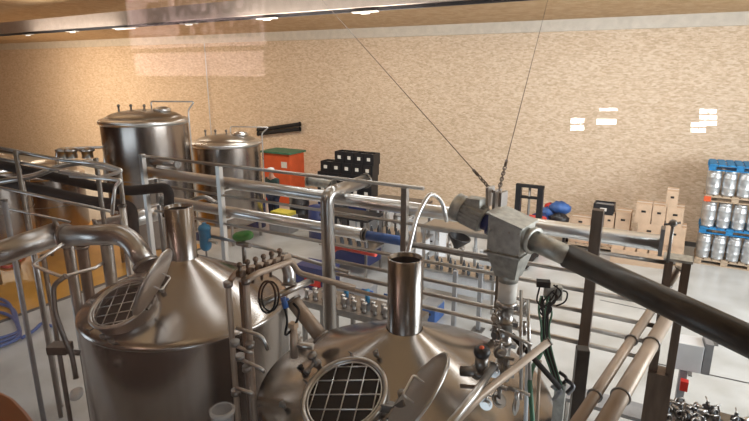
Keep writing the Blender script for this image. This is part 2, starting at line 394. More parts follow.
# big riser with elbow at (328,190)
p0 = V((-3.07, 4.42, 0)); zt = 3.27
pipe('riser_pipe', 'thick vertical steel pipe with an elbow between the two brewing vessels', [p0, (p0.x, p0.y, zt), (p0.x, 5.2, zt)], .07, 'steel', .10)
pipe('riser_pipe', 'short capped steel cylinder lying on the top rail left of the elbow', [ay(308, 181, RY+.25), ay(334, 185, RY+.25)], .05, 'galv')
pipe('riser_pipe', 'short capped steel cylinder near the left end of the rack', [ay(152, 161, RY+.2), ay(178, 164, RY+.2)], .045, 'steel')
a = ay(150, 163, RY)
pipe('steel_pipe', 'slim vertical pipe dropping from the left end of the rack', [(-6.17, RY+.2, 3.35), (-6.17, RY+.2, 1.6)], .03, 'dull')
# pipes that branch behind tank A
pipe('steel_pipe', 'bent steel pipe joining the rack just right of the left flue', [ay(172, 210, RY+.2), ay(186, 202, RY+.2), ay(205, 196, RY+.25), ay(216, 203, RY+.3)], .028, 'steel')
pipe('steel_pipe', 'horizontal thin pipe below the bright pipes beside the blue filter', [(-5.35, RY-.05, 2.50), (-4.0, RY-.05, 2.48), (-2.9, RY-.05, 2.40)], .022, 'steel')
# ================================================================= LEFT PIPEWORK
pipe('insulated_pipe', 'upper black insulated pipe crossing at the left, bending down at its end', [ad(-40, 156, 7.3), ad(95, 186, 6.9), ad(130, 191, 6.7), ad(169, 187, 6.6), ad(169, 216, 6.7)], .062, 'black', .12, cat='insulated pipe')
pipe('insulated_pipe', 'lower black insulated pipe crossing at the left with a vertical drop', [ad(-40, 172, 6.9), ad(90, 202, 6.7), ad(131, 206, 6.65), ad(134, 244, 6.8)], .075, 'black', .12, cat='insulated pipe')
pipe('steel_pipe', 'very thick steel pipe entering from the left edge below the black pipes', [ad(-60, 274, 5.2), ad(62, 232, 5.75)], .125, 'steel')
pipe('steel_pipe', 'thick steel pipe continuing behind the left flue', [ad(95, 229, 7.2), ad(168, 210, 7.7)], .11, 'steel')
pipe('steel_pipe', 'thin pipe rising towards the right above the thick left pipe', [ad(-20, 185, 6.6), ad(35, 176, 6.7), ad(62, 165, 6.8), ad(98, 161, 6.9)], .035, 'steel')
T = thing('platform_railing', 'light steel railing of thin tubes across the left side', 'railing', ad(50, 160, 6.4)*1)
T['_o'] = list(T.location)
for (x0, y0, x1, y1, r) in ((-30, 142, 118, 171, .02), (-30, 153, 118, 181, .018), (-30, 181, 118, 213, .018), (-30, 200, 70, 222, .014)):
    MB().tube([ad(x0, y0, 6.4), ad(x1, y1, 6.2)], r, n=10).build('rail', 'steel', T)
for x in (96, 118, 17):
    b0 = ad(x, 160, 6.3); MB().tube([(b0.x, b0.y, 0), (b0.x, b0.y, ad(x, {96: 158, 118: 171, 17: 150}[x], 6.3).z)], .028, n=10).build('post', 'dull', T)
pipe('steel_pipe', 'thin looped pipe sticking out of the left railing', [ad(60, 160, 6.2), ad(104, 164, 6.2), ad(124, 171, 6.1), ad(98, 178, 6.1), ad(60, 172, 6.2)], .02, 'bright', .08, flanges=False)
pipe('steel_pipe', 'lower thin looped pipe by the left railing', [ad(70, 176, 6.1), ad(122, 180, 6.0), ad(115, 186, 6.0), ad(112, 215, 6.0)], .02, 'bright', .08, flanges=False)
# top-left tank pipe frame
T = thing('overhead_frame', 'small pipe frame above the tank behind the left railing', 'pipe frame', ad(80, 150, 12))
T['_o'] = list(T.location)
MB().tube([ad(57, 165, 12), ad(57, 149, 12), ad(105, 147, 12), ad(105, 190, 12)], .035, .08, 10).build('tube', 'bright', T)
for x in (64, 72, 88): MB().lathe([(.12, 0), (.12, .14), (.16, .15), (.16, .2), (.0001, .24)], ad(x, 158, 12), n=18).build('tank_fitting', 'steel', T)
# big elbow (62,232)
e0 = ad(64, 236, 5.15); e1 = ad(128, 234, 5.0); e2 = ad(147, 266, 4.92)
T = pipe('elbow_pipe', 'wide polished steel elbow curving down behind the left mesh hatch', [e0, e1, e2], .097, 'steel', .22, n=28)
# vertical columns left of tank A
def col(px, py0, py1, d, r, label, m='dull', name='riser_pipe'):
    t = ad(px, py0, d); return pipe(name, label, [(t.x, t.y, 0), t], r, m, 0, flanges=True)
e = ad(76, 250, 4.7)
col(67, 236, 0, 5.25, .05, 'dark riser pipe directly under the open end of the wide elbow')
col(82, 246, 0, 5.5, .055, 'brown riser pipe right of the dark one beside the left vessel', 'brown')
col(106, 240, 0, 5.9, .065, 'thick riser pipe seen behind the rim of the left hatch', 'dull')
col(122, 205, 0, 6.2, .04, 'thin riser pipe behind the wide elbow', 'steel')
col(-8+12, 200, 0, 6.0, .03, 'pale thin post at the left edge', 'grey')
col(22, 180, 0, 6.6, .03, 'pale thin post standing in front of the yellow floor', 'steel')
col(43, 255, 0, 4.9, .022, 'slim pipe with clamps left of the dark riser', 'dull')
# looped thin tube (36,262)
pipe('steel_pipe', 'thin bright tube bent into a triangle beside the dark riser', [ad(64, 243, 4.5), ad(32, 265, 4.4), ad(62, 277, 4.4), ad(95, 268, 4.6), ad(103, 263, 4.7)], .014, 'bright', .03)
pipe('steel_pipe', 'thin tube forming a hook in front of the dark riser', [ad(66, 276, 4.3), ad(53, 285, 4.3), ad(55, 312, 4.35), ad(63, 335, 4.4), ad(72, 355, 4.45), ad(76, 378, 4.5)], .02, 'dull', .06)
T = thing('pump_bracket', 'small steel valve block clamped to the dark riser near the floor', 'valve', ad(68, 350, 4.5)); T['_o'] = list(T.location)
MB().box(ad(60, 348, 4.5), (.16, .12, .07), .5).build('block', 'dull', T); MB().tube([ad(55, 350, 4.5), ad(80, 353, 4.6)], .025).build('outlet', 'steel', T)
MB().lathe([(.05, 0), (.06, .02), (.04, .05), (.0001, .05)], ad(78, 395, 4.4), (0, -.6, .8), 16).build('drain_cup', 'white', T)
# ================================================================= LOWER MANIFOLD BETWEEN THE TANKS
d = 3.85
T = thing('transfer_manifold', 'group of thin bronze-toned pipes with valves between the two vessels', 'pipework', az(240, 421, 1.0)); T['_o'] = list(T.location)
def vtube(x, y0, xb, yb, r, m, n='riser'):
    a = ad(x, y0, d); MB().tube([a, (a.x, a.y, 0)], r, n=12).build(n, m, T); return a
A1 = ad(228, 284, d); A2 = ad(246, 281, d-.03)
MB().tube([(A1.x, A1.y, 0), A1, ad(236, 272, d), ad(290, 256, d+.3)], .022, .05, 12).build('pipe', 'tan', T)
MB().tube([(A2.x, A2.y, 0), A2, ad(256, 274, d), ad(292, 261, d+.3), ad(298, 273, d+.3), ad(355, 288, d+.35)], .024, .05, 12).build('pipe', 'tan', T)
c = ad(242, 281, d+.05); MB().tube([(c.x, c.y, 0), c], .026, n=12).build('pipe', 'brown', T)
for (x0, y0, x1, y1, x2, y2) in ((236, 328, 262, 336, 268, 350), (238, 358, 262, 369, 264, 372), (234, 345, 250, 352, 252, 353), (236, 388, 252, 393, 253, 395)):
    MB().tube([ad(x0, y0, d-.04), ad(x1, y1, d-.04), ad(x2, y2, d-.02)], .014, .04, 10).build('cross_tube', 'steel', T)
for (x, y) in ((228, 284), (246, 281), (240, 357), (235, 343), (247, 368), (236, 392), (250, 345)):
    q = ad(x, y, d-.03); MB().tube([q-V((0, 0, .02)), q+V((0, 0, .02))], .034, n=14).build('clamp', 'dull', T)
for k, x in enumerate(range(240, 286, 8)):
    q = ad(x, 274-k*2.9, d+.05*k); MB().tube([q, q+V((0, 0, .06))], .014, n=8).ball(q+V((0, 0, .07)), .022, 10).tube([q-V((.02, 0, 0)), q+V((.03, .01, 0))], .03, n=12).build('valve', 'brown', T)
for k, x in enumerate(range(252, 276, 9)):
    q = ad(x, 268-k*3, d+.1+.05*k); MB().tube([q, q-V((0, 0, .12))], .012, n=8).build('valve_stem', 'dull', T)
pipe('steel_pipe', 'pale steel pipe slanting down behind the black hose coil', [ad(262, 303, 4.15), ad(312, 280, 4.4)], .028, 'steel', 0)
pipe('steel_pipe', 'thick pale pipe leaning between the vessels', [ad(322, 338, 4.3), ad(292, 300, 4.4)], .06, 'tan', 0)
pipe('steel_pipe', 'short bright elbow beside the valve manifold', [ad(281, 256, 4.3), ad(289, 270, 4.3), ad(289, 285, 4.3)], .05, 'bright', .08)
tc = ad(267, 297, 3.95)
tag(MB().torus(tc, (-.35, -1, .25), .115, .008, 48, 8).torus(tc+V((.012, .02, 0)), (-.30, -1, .3), .108, .007, 48, 8).build('cable_coil', 'black'), 'coiled black cable hanging on the manifold', 'cable')
tag(MB().tube([ad(282, 300, 3.95), ad(288, 320, 3.9), ad(284, 338, 3.95), ad(296, 325, 3.95), ad(300, 310, 4.0), ad(293, 303, 4)], .009, .06, 8).build('cable_loop', 'black'), 'loose black cable loop beside the small blue connector', 'cable')
tag(MB().tube([ad(283, 297, 3.9), ad(286, 308, 3.9)], .022, n=12).tube([ad(284.5, 300, 3.9), ad(289, 299, 3.9)], .012, n=8).build('connector', 'blue'), 'small blue electrical connector below the cable coil', 'connector')
# sample valve with copper body near (305,330)
T = thing('sample_valve', 'small copper coloured valve behind the rim of the front vessel', 'valve', ad(294, 345, 4.0)); T['_o'] = list(T.location)
q = ad(294, 345, 4.0); MB().tube([q-V((0, 0, .1)), q+V((0, 0, .14))], .03).build('body', 'orange' if 0 else 'tan', T); MB().tube([q+V((-.03, 0, .0)), q+V((.14, .05, 0))], .025).build('outlet', 'steel', T)
MB().box(q+V((0, 0, .16)), (.06, .05, .04)).build('cap', 'card', T)
# green-topped pump & blue filter
T = thing('green_pump', 'small pump with a green rounded cover below the bright pipes', 'pump', ad(244, 250, 4.35)); T['_o'] = list(T.location)
q = ay(243, 236, RY-.25)
pr = [(.0001, -.12), (.035, -.115), (.055, -.08), (.062, 0), (.055, .08), (.035, .115), (.0001, .12)]
MB().lathe(pr, q, (1, .35, .22), 20).build('cover', 'green', T)
MB().tube([q-V((0, 0, .05)), q-V((0, 0, .33))], .025).tube([q+V((-.09, 0, -.1)), q+V((.1, 0, -.1))], .03).build('pump_body', 'dull', T)
T = thing('filter_housing', 'blue cylindrical filter housing beside the left flue', 'filter', ay(205, 245, RY-.1)); T['_o'] = list(T.location)
q = ay(205, 236, RY-.12)
MB().lathe([(.0001, -.19), (.04, -.185), (.062, -.16), (.072, -.13), (.072, .08), (.08, .085), (.08, .105), (.064, .135), (.025, .155), (.025, .172), (.0001, .175)], q, n=28).build('bowl', 'teal', T)
MB().box(q+V((-.1, 0, -.02)), (.08, .06, .1)).build('head', 'navy', T)
MB().tube([q+V((-.06, 0, -.02)), q+V((.2, 0, -.06))], .02).build('pipe_connection', 'steel', T)
MB().tube([q-V((0, 0, .17)), q-V((0, 0, .3))], .012, n=8).build('drain_tube', 'dull', T)
# hook tube behind the right flue (412,300)-(440,195)
tag(MB().tube([ad(406, 262, 4.35), ad(411, 240, 4.35), ad(417, 215, 4.4), ad(430, 192, 4.45), ad(442, 200, 4.5), ad(447, 222, 4.5)], .018, .25, 12).build('goose_neck_tube', 'bright'), 'thin bright goose neck tube arching behind the right flue', 'tube')
# ================================================================= MALT AUGER
pb = conehit(TB, 512, 372)
bx = ad(511, 238, 3.5); bx = V((bx.x, bx.y, bx.z))
ROT = radians(-8)
T = thing('malt_auger', 'screw conveyor with galvanised box, long dark tube sloping down to the right and grey motor', 'conveyor', (bx.x, bx.y, pb.z)); T['_o'] = list(T.location)
Rz = Matrix.Rotation(ROT, 3, 'Z')
def bp_(x, y, z): return bx+Rz@V((x, y, z))
w, dp = .112, .12
top = [(-w, -dp, .17), (w, -dp, .10), (w, dp, .10), (-w, dp, .17)]; bot = [(-w, -dp, -.08), (w, -dp, -.08), (w, dp, -.08), (-w, dp, -.08)]
MB().add([bp_(*q) for q in bot+top], [(0, 3, 2, 1), (4, 5, 6, 7), (0, 1, 5, 4), (1, 2, 6, 5), (2, 3, 7, 6), (3, 0, 4, 7)], False).build('housing', 'galv', T, bevel=.004)
MB().add([bp_(*q) for q in [(-w-.012, -dp-.012, .17), (w+.012, -dp-.012, .10), (w+.012, dp+.012, .10), (-w-.012, dp+.012, .17), (-w-.012, -dp-.012, .182), (w+.012, -dp-.012, .115), (w+.012, dp+.012, .115), (-w-.012, dp+.012, .182)]], [(0, 3, 2, 1), (4, 5, 6, 7), (0, 1, 5, 4), (1, 2, 6, 5), (2, 3, 7, 6), (3, 0, 4, 7)], False).build('cover_plate', 'galv', T)
h0, h1 = [(-w, -dp), (w, -dp), (w, dp), (-w, dp)], [(-.07, -.06), (.07, -.06), (.07, .06), (-.07, .06)]
MB().add([bp_(x, y, -.09) for x, y in h0]+[bp_(x, y, -.26) for x, y in h1], [(0, 1, 5, 4), (1, 2, 6, 5), (2, 3, 7, 6), (3, 0, 4, 7), (4, 5, 6, 7), (0, 3, 2, 1)], False).build('hopper', 'galv', T)
MB().box(bp_(0, 0, -.085), (2*w+.03, 2*dp+.03, .012), ROT).build('flange', 'galv', T)
bl = MB()
for x in (-.095, -.03, .035, .095): 
    for z in (-.07, .09): bl.lathe([(.008, 0), (.008, .006), (.0001, .008)], bp_(x, -dp, z-.02*(z > 0)), Rz@V((0, -1, 0)), 8)
bl.build('bolts', 'steel', T)
# sloping tube
q0 = bp_(.08, 0, .03); q1 = ad(568, 256, 3.32); q2 = ad(830, 379, 2.25)
MB().tube([q0, q1+(q2-q1)*.03], .066, n=28).build('grey_tube', 'galv', T)
MB().tube([q1, q2], .076, n=32).build('dark_tube', 'sleeve', T)
dv = (q2-q0).normalized()
MB().lathe([(.068, 0), (.09, .0), (.09, .02), (.068, .02)], q0+dv*.07, dv, 24).build('collar', 'galv', T)
# motor
m0 = bp_(-.105, .0, .06); m1 = ad(454, 205, 3.7); md = (m1-m0).normalized(); L_ = (m1-m0).length
MB().tube([m0, m0+md*L_*.27], .062, n=20).tube([m0+md*L_*.1, m0+md*L_*.14], .08, n=20).build('gearbox', 'navy', T)
mm = MB().tube([m0+md*L_*.27, m0+md*L_*.78], .082, n=28); x, y = frame(md)
for k in range(20):
    a_ = 2*pi*k/20; o = (x*cos(a_)+y*sin(a_)); mm.bar(m0+md*L_*.32+o*.085, m0+md*L_*.75+o*.085, .006, .018)
mm.build('motor', 'galv', T)
MB().lathe([(.092, 0), (.095, .02), (.095, L_*.2), (.08, L_*.23), (.0001, L_*.24)], m0+md*L_*.76, md, 28).build('fan_cowl', 'galv', T)
MB().box(m0+md*L_*.5+V((0, 0, .09)), (.11, .09, .07), ROT).build('terminal_box', 'galv', T, bevel=.006)
# bracket and lugs
MB().box(ad(490, 196, 3.65), (.02, .1, .13), ROT).box(ad(497, 199, 3.62), (.02, .1, .13), ROT).box(ad(503, 199, 3.6), (.02, .1, .1), ROT).build('lifting_bracket', 'steel', T)
# drop pipe with clear sleeve & glass, into vessel
tz = bx.z-.25; cx = bp_(0, 0, 0)
MB().tube([(cx.x, cx.y, tz+.02), (cx.x, cx.y, tz-.05)], .066, n=24).build('spout', 'galv', T)
MB().tube([(cx.x, cx.y, tz-.05), (cx.x, cx.y, tz-.19)], .062, n=24).build('flexible_sleeve', 'tape', T)
dpz = [tz-.19]
MB().lathe([(.052, 0), (.07, -.01), (.07, -.03), (.05, -.035), (.05, -.14), (.066, -.145), (.066, -.165), (.05, -.17), (.05, -.30), (.066, -.305), (.066, -.325), (.048, -.33), (.048, -.55)], (cx.x, cx.y, tz-.19), n=24).build('drop_pipe', 'steel', T)
for k, zz in enumerate((-.22, -.34, -.5)):
    MB().torus((cx.x, cx.y, tz+zz), (0, 0, 1), .066, .008, 24, 6).box((cx.x+.075, cx.y-.02, tz+zz), (.03, .03, .03)).build('hose_clamp', 'dull', T)
# suspension chains and wires
def chain(p, q, n0, label):
    p, q = V(p), V(q); a = (q-p).normalized(); x, y = frame(a)
    T = thing('suspension_chain', label, 'chain', p)
    for k in range(n0):
        c = p+a*(.03+k*.042); s_ = x if k % 2 else y
        pts = [c+a*(.03*cos(t*pi/6))+s_*(.011*sin(t*pi/6)) for t in range(13)]
        MB().tube(pts, .0045, n=6).build('link', 'brown', T)
    e = p+a*(.03+n0*.042)
    MB().tube([e, e+a*.08], .011, n=8).build('shackle', 'brown', T)
    MB().tube([e+a*.07, q], .0035, n=6).build('wire', 'brown', T)
def ceilz(Y): return WT+.18+(ZC-WT-.18)*(WY-Y)/(WY-YB)
def upto(x0, y0, d0, x1, y1):
    p = ad(x0, y0, d0); # choose the depth at which the ray through (x1,y1) meets the ceiling
    r = ray(x1, y1); s = 1.0
    while True:
        q = CAM+r*s
        if q.z >= ceilz(q.y)-.01 or s > 30: break
        s += .02
    return p, q
p, q = upto(499, 190, 3.55, 553, -20); chain(p, q, 8, 'steel chain and wire rising steeply from the auger box to the ceiling')
p, q = upto(493, 192, 3.64, 300, -25); chain(p, q, 5, 'thin steel chain and wire slanting up to the left from the auger box')
# ================================================================= VALVES RIGHT OF VESSEL B
T = thing('actuated_valve', 'steel valve with a round black cap and orange centre on the front vessel', 'valve', ad(480, 385, 3.2)); T['_o'] = list(T.location)
q = ad(482, 352, 3.25)
MB().lathe([(.035, -.025), (.047, -.02), (.052, .0), (.046, .02), (.03, .03), (.0001, .033)], q, (0, -.2, 1), 24).build('cap', 'plastic_k', T)
MB().lathe([(.014, .03), (.014, .038), (.0001, .04)], q, (0, -.2, 1), 16).build('indicator', 'orange', T)
MB().tube([q-V((0, 0, .03)), q-V((0, 0, .12))], .04).tube([q-V((0, 0, .12)), q-V((0, 0, .15))], .055).tube([q-V((.12, .03, .15)), q-V((-.06, 0, .12))], .032).ball(q-V((.02, 0, .14)), .05).build('body', 'dull', T)
MB().tube([ad(460, 386, 3.15), ad(492, 388, 3.15)], .012).build('lever', 'brown', T)
pipe('sloping_pipe', 'tan square edged pipe sloping across the right side of the front vessel', [ad(436, 440, 2.7), ad(480, 396, 3.0), ad(548, 342, 3.45)], .03, 'tan', 0, n=4)
pipe('sloping_pipe', 'thin tan pipe with clamps at the bottom centre', [ad(420, 460, 2.6), ad(473, 396, 2.95), ad(494, 366, 3.2)], .022, 'steel', 0)
T = thing('valve_cluster', 'cluster of steel valves and clamps around the auger drop pipe', 'valves', ad(500, 400, 3.3)); T['_o'] = list(T.location)
for (x, y, d_, r) in ((496, 335, 3.5, .03), (500, 352, 3.4, .035), (505, 372, 3.35, .05), (494, 372, 3.3, .03), (521, 350, 3.5, .03), (524, 330, 3.6, .03), (496, 318, 3.6, .03), (523, 310, 3.7, .035), (499, 400, 3.2, .04), (516, 405, 3.25, .05), (486, 404, 3.1, .03)):
    q = ad(x, y, d_); ax = V((random.uniform(-1, 1), random.uniform(-1, 1), random.uniform(-.3, .3)))
    mb = MB().tube([q-ax*r, q+ax*r], r*.8, n=12).tube([q-ax*r*.2, q+ax*r*.2], r*1.25, n=14)
    mb.tube([q, q+V((0, 0, r*2))], r*.3, n=8).tube([q+V((-r, 0, r*2)), q+V((r, 0, r*2))], r*.22, n=8); mb.build('valve', random.choice(['dull', 'steel', 'steel', 'brown']), T)
for (x0, y0, x1, y1) in ((521, 290, 521, 400), (528, 300, 530, 380), (500, 330, 532, 345), (496, 385, 530, 395)):
    MB().tube([ad(x0, y0, 3.5), ad(x1, y1, 3.4)], .011, n=8).build('tube', 'steel', T)
T = thing('junction_box', 'small grey electrical box with tangled dark cables right of the auger drop pipe', 'junction box', ad(548, 300, 3.7)); T['_o'] = list(T.location)
q = ad(553, 292, 3.72); MB().box(q, (.11, .08, .10), .5).build('housing', 'galv', T, bevel=.005); MB().box(q+V((-.06, -.05, .07)), (.09, .06, .04), .3).build('lid', 'black', T)
for k in range(6):
    pts = [ad(random.uniform(536, 560), random.uniform(282, 292), 3.68), ad(random.uniform(534, 564), random.uniform(290, 312), 3.66), ad(random.uniform(536, 560), random.uniform(296, 315), 3.66), ad(545, 318, 3.66)]
    MB().tube(pts, .006, .08, 6).build('cable', 'black', T)
for k in range(7):
    pts = [ad(545+random.uniform(-4, 6), 296, 3.68), ad(538+k*2.5, 305+random.uniform(0, 8), 3.66), ad(543+random.uniform(-3, 6), 325, 3.66), ad(541+k*1.5, 345, 3.6), ad(550+k, 368, 3.58), ad(557+k, 390, 3.58)]
    MB().tube(pts, .007, .08, 6).build('cable', 'black' if k % 3 else 'dgreen', T)
MB().tube([ad(561, 290, 3.7), ad(568, 292, 3.7), ad(566, 302, 3.7), ad(556, 306, 3.7)], .006, .05, 6).build('cable', 'black', T)
T = thing('hose_bundle', 'dark green hose and pale pipes running down to the floor beside the drop pipe', 'hoses', az(530, 421, 1.2)); T['_o'] = list(T.location)
MB().tube([ad(543, 320, 3.7), ad(544, 350, 3.7), ad(529, 372, 3.6), ad(531, 400, 3.5), ad(534, 440, 3.4)], .016, .15, 8).build('green_hose', 'dgreen', T)
MB().tube([ad(528, 350, 3.62), ad(525, 440, 3.5)], .014, n=8).build('pale_pipe', 'white', T)
MB().tube([ad(540, 360, 3.6), ad(536, 440, 3.5)], .012, n=8).build('thin_pipe', 'tan', T)
pipe('cable_tray', 'bundle of black cables slanting down to the pale mesh tray', [ad(512, 335, 3.5), ad(535, 360, 3.5), ad(560, 388, 3.5)], .018, 'black', 0, flanges=False, cat='cables')
T = thing('mesh_tray', 'upright steel mesh cable tray left of the short brown post', 'cable tray', az(566, 400, 1.0)); T['_o'] = list(T.location)
q = ad(561, 383, 3.6)
MB().box((q.x, q.y, q.z/2), (.07, .05, q.z)).build('tray', 'galv', T)
for k in range(6):
    a_ = q+V((random.uniform(-.08, .08), random.uniform(-.05, .05), random.uniform(-.05, .08))); MB().tube([a_, a_+V((.06, 0, -.03)), a_+V((.02, 0, -.1))], .012, .03, 6).build('cable', 'plastic_k' if k % 2 else 'grey', T)
q = ad(583, 348, 3.75); T = thing('short_post', 'short dark brown square post left of the tan rails', 'post', (q.x, q.y, 0))
MB().box((q.x, q.y, q.z/2), (.085, .085, q.z), .3).build('square_tube', 'sleeve', T, bevel=.006); MB().box((q.x, q.y, .01), (.2, .2, .02), .3).build('foot_plate', 'dull', T)
# tan rails at the bottom right
zR = 2.72
a0, a1 = az(560, 448, zR), ay(658, 300, RY-.05); b0, b1 = az(592, 445, zR), ay(674, 306, RY-.05)
T = thing('tan_rail', 'narrower of the two tan rails rising to the right from the bottom edge', 'rail', a0)
MB().tube([a0, a1], .032, n=16).build('tube', 'tan', T)
for t_ in (.25, .62): MB().torus(a0+(a1-a0)*t_, a1-a0, .036, .008, 20, 6).build('clamp', 'dull', T)
T = thing('tan_rail', 'wider of the two tan rails, right of and beside the narrower one', 'rail', b0)
MB().tube([b0, b1], .047, n=18).build('tube', 'tan', T)
for t_ in (.25, .62): MB().torus(b0+(b1-b0)*t_, b1-b0, .05, .008, 20, 6).build('clamp', 'dull', T)
pipe('steel_pipe', 'short tan pipe stub slanting behind the end post top', [ay(668, 285, RY+.1), ay(680, 268, RY+.1)], .03, 'tan', 0)
# clear cup on tank A side
q = ad(222, 409, 3.7)
T = thing('plastic_cup', 'translucent plastic beaker at the bottom right of the left vessel', 'beaker', q)
MB().lathe([(.07, 0), (.085, .0), (.09, -.02), (.078, -.03), (.066, -.22), (.0001, -.22)], q, n=28).build('beaker_wall', 'clear', T)
# hoses on the floor at left
for k, (x0, y0) in enumerate(((0, 300), (6, 306), (3, 314))):
    tag(MB().tube([az(-20, y0-5, .05), az(x0+8, y0, .05), az(16+k*2, 320+k*4, .05), az(20, 332+k*3, .05), az(4, 337+k*4, .05), az(-20, 345+k*4, .05)], .03, .5, 8).build('blue_hose', 'hose_b'), 'blue hose coil on the grey floor at the left edge, %s' % ['outer loop', 'middle loop', 'inner loop'][k], 'hose', 'blue hoses at the left edge')
tag(MB().tube([az(22, 338, .05), az(35, 330, .05), az(42, 322, .05), az(50, 326, .05), az(62, 327, .05)], .03, .4, 8).build('blue_hose', 'hose_b'), 'short blue hose bend lying between the pale posts', 'hose')
tag(MB().tube([az(-10, 262, .05), az(8, 268, .05), az(18, 262, .06), az(32, 246, .06), az(22, 232, .05)], .04, .6, 8).build('red_hose', 'hose_r'), 'thin red hose loop on the yellow floor at the left', 'hose')
# ================================================================= BACK RIGHT: keg pallets
def pallet(c, sx, sy, m, label, group, h=.145, rz=0):
    T = thing('pallet', label, 'pallet', c, group); c = V(c)
    n = 7
    b = MB()
    for k in range(n): b.box(c+V((-sx/2+sx*(k+.5)/n, 0, h-.011)), (sx/n*.82, sy, .022))
    b.build('deck_boards', m, T)
    b = MB()
    for y in (-sy/2+.05, 0, sy/2-.05):
        b.box(c+V((0, y, h-.033)), (sx, .1, .022)); b.box(c+V((0, y, .011)), (sx, .1, .022))
    b.build('stringers', m, T)
    for y in (-sy/2+.05, 0, sy/2-.05):
        for x in (-sx/2+.07, 0, sx/2-.07): MB().box(c+V((x, y, h/2-.005)), (.14, .1, h-.066)).build('block', m, T)
    return T
kp = None
def keg(c, label):
    T = thing('beer_keg', label, 'keg', c, 'kegs on the pallets'); c = V(c)
    R = .138; H = .60
    MB().lathe([(R*.8, 0), (R*.92, .0), (R*.95, .04), (R*.9, .05), (R*.97, .09), (R, .18), (R+.006, .19), (R, .20), (R, .40), (R+.006, .41), (R, .42), (R*.97, .50), (R*.8, .54), (.03, .545), (.0001, .55)], c, n=20).build('barrel', 'keg', T)
    MB().lathe([(R*.86, .52), (R*.93, .54), (R*.93, H), (R*.88, H), (R*.88, .53)], c, n=20).build('handle_ring', 'keg', T)
    MB().lathe([(.03, .545), (.03, .575), (.0001, .575)], c, n=10).build('valve_neck', 'dull', T)
    return T
fl = az(694, 263, 0)
kegp = None; tierz = .77
ords = ['bottom', 'middle', 'top']
cnt = 0
for s in range(2):
    x0 = fl.x+.0+s*1.25; y0 = fl.y
    for t in range(4):
        z = t*tierz if t < 3 else 3*tierz-.0
        if t == 3: z = 3*tierz-.045
        mt = ['wood', 'palblue', 'wood', 'palblue'][t]
        pallet((x0+.6, y0+.45, z), 1.2, .9, mt, ['wooden pallet on the floor carrying the lowest kegs', 'blue pallet between the bottom and middle kegs', 'wooden pallet between the middle and top kegs', 'bright blue pallet lying on top of the kegs'][t]+[', left stack', ', right stack'][s], 'pallets in the keg stacks')
    for t in range(3):
        for i in range(4 if s == 0 else 2):
            for j in range(3 if i == 0 and s == 0 else 1):
                c = (x0+.15+i*.297, y0+.15+j*.295, t*tierz+.147)
                lb = 'steel keg, %s tier of the %s stack, %s%s' % (ords[t], ['left', 'right'][s], ['first', 'second', 'third', 'fourth'][i]+' from its left corner', ['', ', second row back', ', back row'][j])
                if kegp is None: kegp = keg(c, lb); index()
                else: dup(kegp, V(c)-V(kegp['_o']), lb)
                cnt += 1
# orange tag on the stack
tag(MB().box((fl.x+.06, fl.y-.01, 2*tierz+.06), (.14, .02, .12)).build('orange_sign', 'orange'), 'small orange tag on the corner of the keg stack', 'tag')
# ---------------------------------------------------------------- cardboard boxes
def boxpx(x0, y0, x1, y1, Y, depth, label, dup_=None, m='card', name='cardboard_box', rz=0, hole=True, group='cardboard boxes by the wall', zb=None, zt=None):
    a, b = ay(x0, y1, Y), ay(x1, y0, Y); a2 = ay(x0, y0, Y)
    if zb is not None: a.z = zb
    if zt is not None: a2.z = zt
    w_, h_ = abs(ay(x1, y1, Y).x-a.x), abs(a2.z-a.z)
    c = V(((a.x+a.x+w_)/2, Y+depth/2, a.z+h_/2))
    T = thing(name, label, 'box', (c.x, c.y, a.z), group)
    MB().box(c, (w_, depth, h_), rz).build('carton', m, T)
    MB().box(c+V((0, 0, h_/2+.002)), (w_*.98, .06, .004), rz).build('tape', 'tape', T)
    if hole: MB().box(c+V((0, -depth/2-.002, h_*.12)), (min(.1, w_*.3), .004, .05), rz).build('hand_hole', 'black', T)
    return T
Yb = 14.3
zf = 0
def bstack(px, py, Y, specs):
    pass
zz_ = lambda x, y, Y: ay(x, y, Y).z
ZA, T1, T2, T3 = zz_(650, 243, 14), zz_(650, 224, 14), zz_(650, 205, 14), zz_(670, 191, 14)
B = [(636, 224, 659, 242, 'pale box at the bottom left of the box pile', ZA, T1), (660.5, 226, 684, 246, 'box at the bottom right of the box pile by the wall', ZA, T1),
     (634, 205, 650, 224, 'box at the middle left of the box pile', T1, T2), (651, 205, 664, 225, 'upright box in the centre of the box pile', T1, T2), (665, 207, 682, 227, 'box at the middle right of the box pile', T1, T2),
     (665, 191, 677, 207, 'single small box crowning the box pile', T2, T3)]
for x0, y0, x1, y1, lb, zb_, zt_ in B: boxpx(x0, y0, x1, y1, 14.0, .5, lb, zb=zb_, zt=zt_)
ZB = zz_(600, 230, 14.2)
C2 = [(570, 217, 590, 226, 14.2, 'low flat box beside the blue bundle'), (591, 213, 602, 228, 14.2, 'box below the black crate'), (603, 213, 613, 230, 14.2, 'box right of the box below the black crate'), (614, 211, 629, 232, 14.2, 'tall box right of the black crate')]
for x0, y0, x1, y1, Y, lb in C2: boxpx(x0, y0, x1, y1, Y, .45, lb, zb=ZB)
ZC2 = zz_(591, 213, 14.2)
# low row on the floor seen beneath the pipe
for k in range(5):
    q = az(616+k*12, 263+k*1.6, 0); lb = 'small floor box in the low row below the bright pipe, %s from left' % ['first', 'second', 'third', 'fourth', 'fifth'][k]
    T = thing('cardboard_box', lb, 'box', q, 'low row of boxes on the floor')
    MB().box(q+V((0, .2, .17)), (.29, .4, .34)).build('carton', 'card', T)
    MB().box(q+V((0, -.002, .2)), (.09, .004, .05)).build('hand_hole', 'black', T)
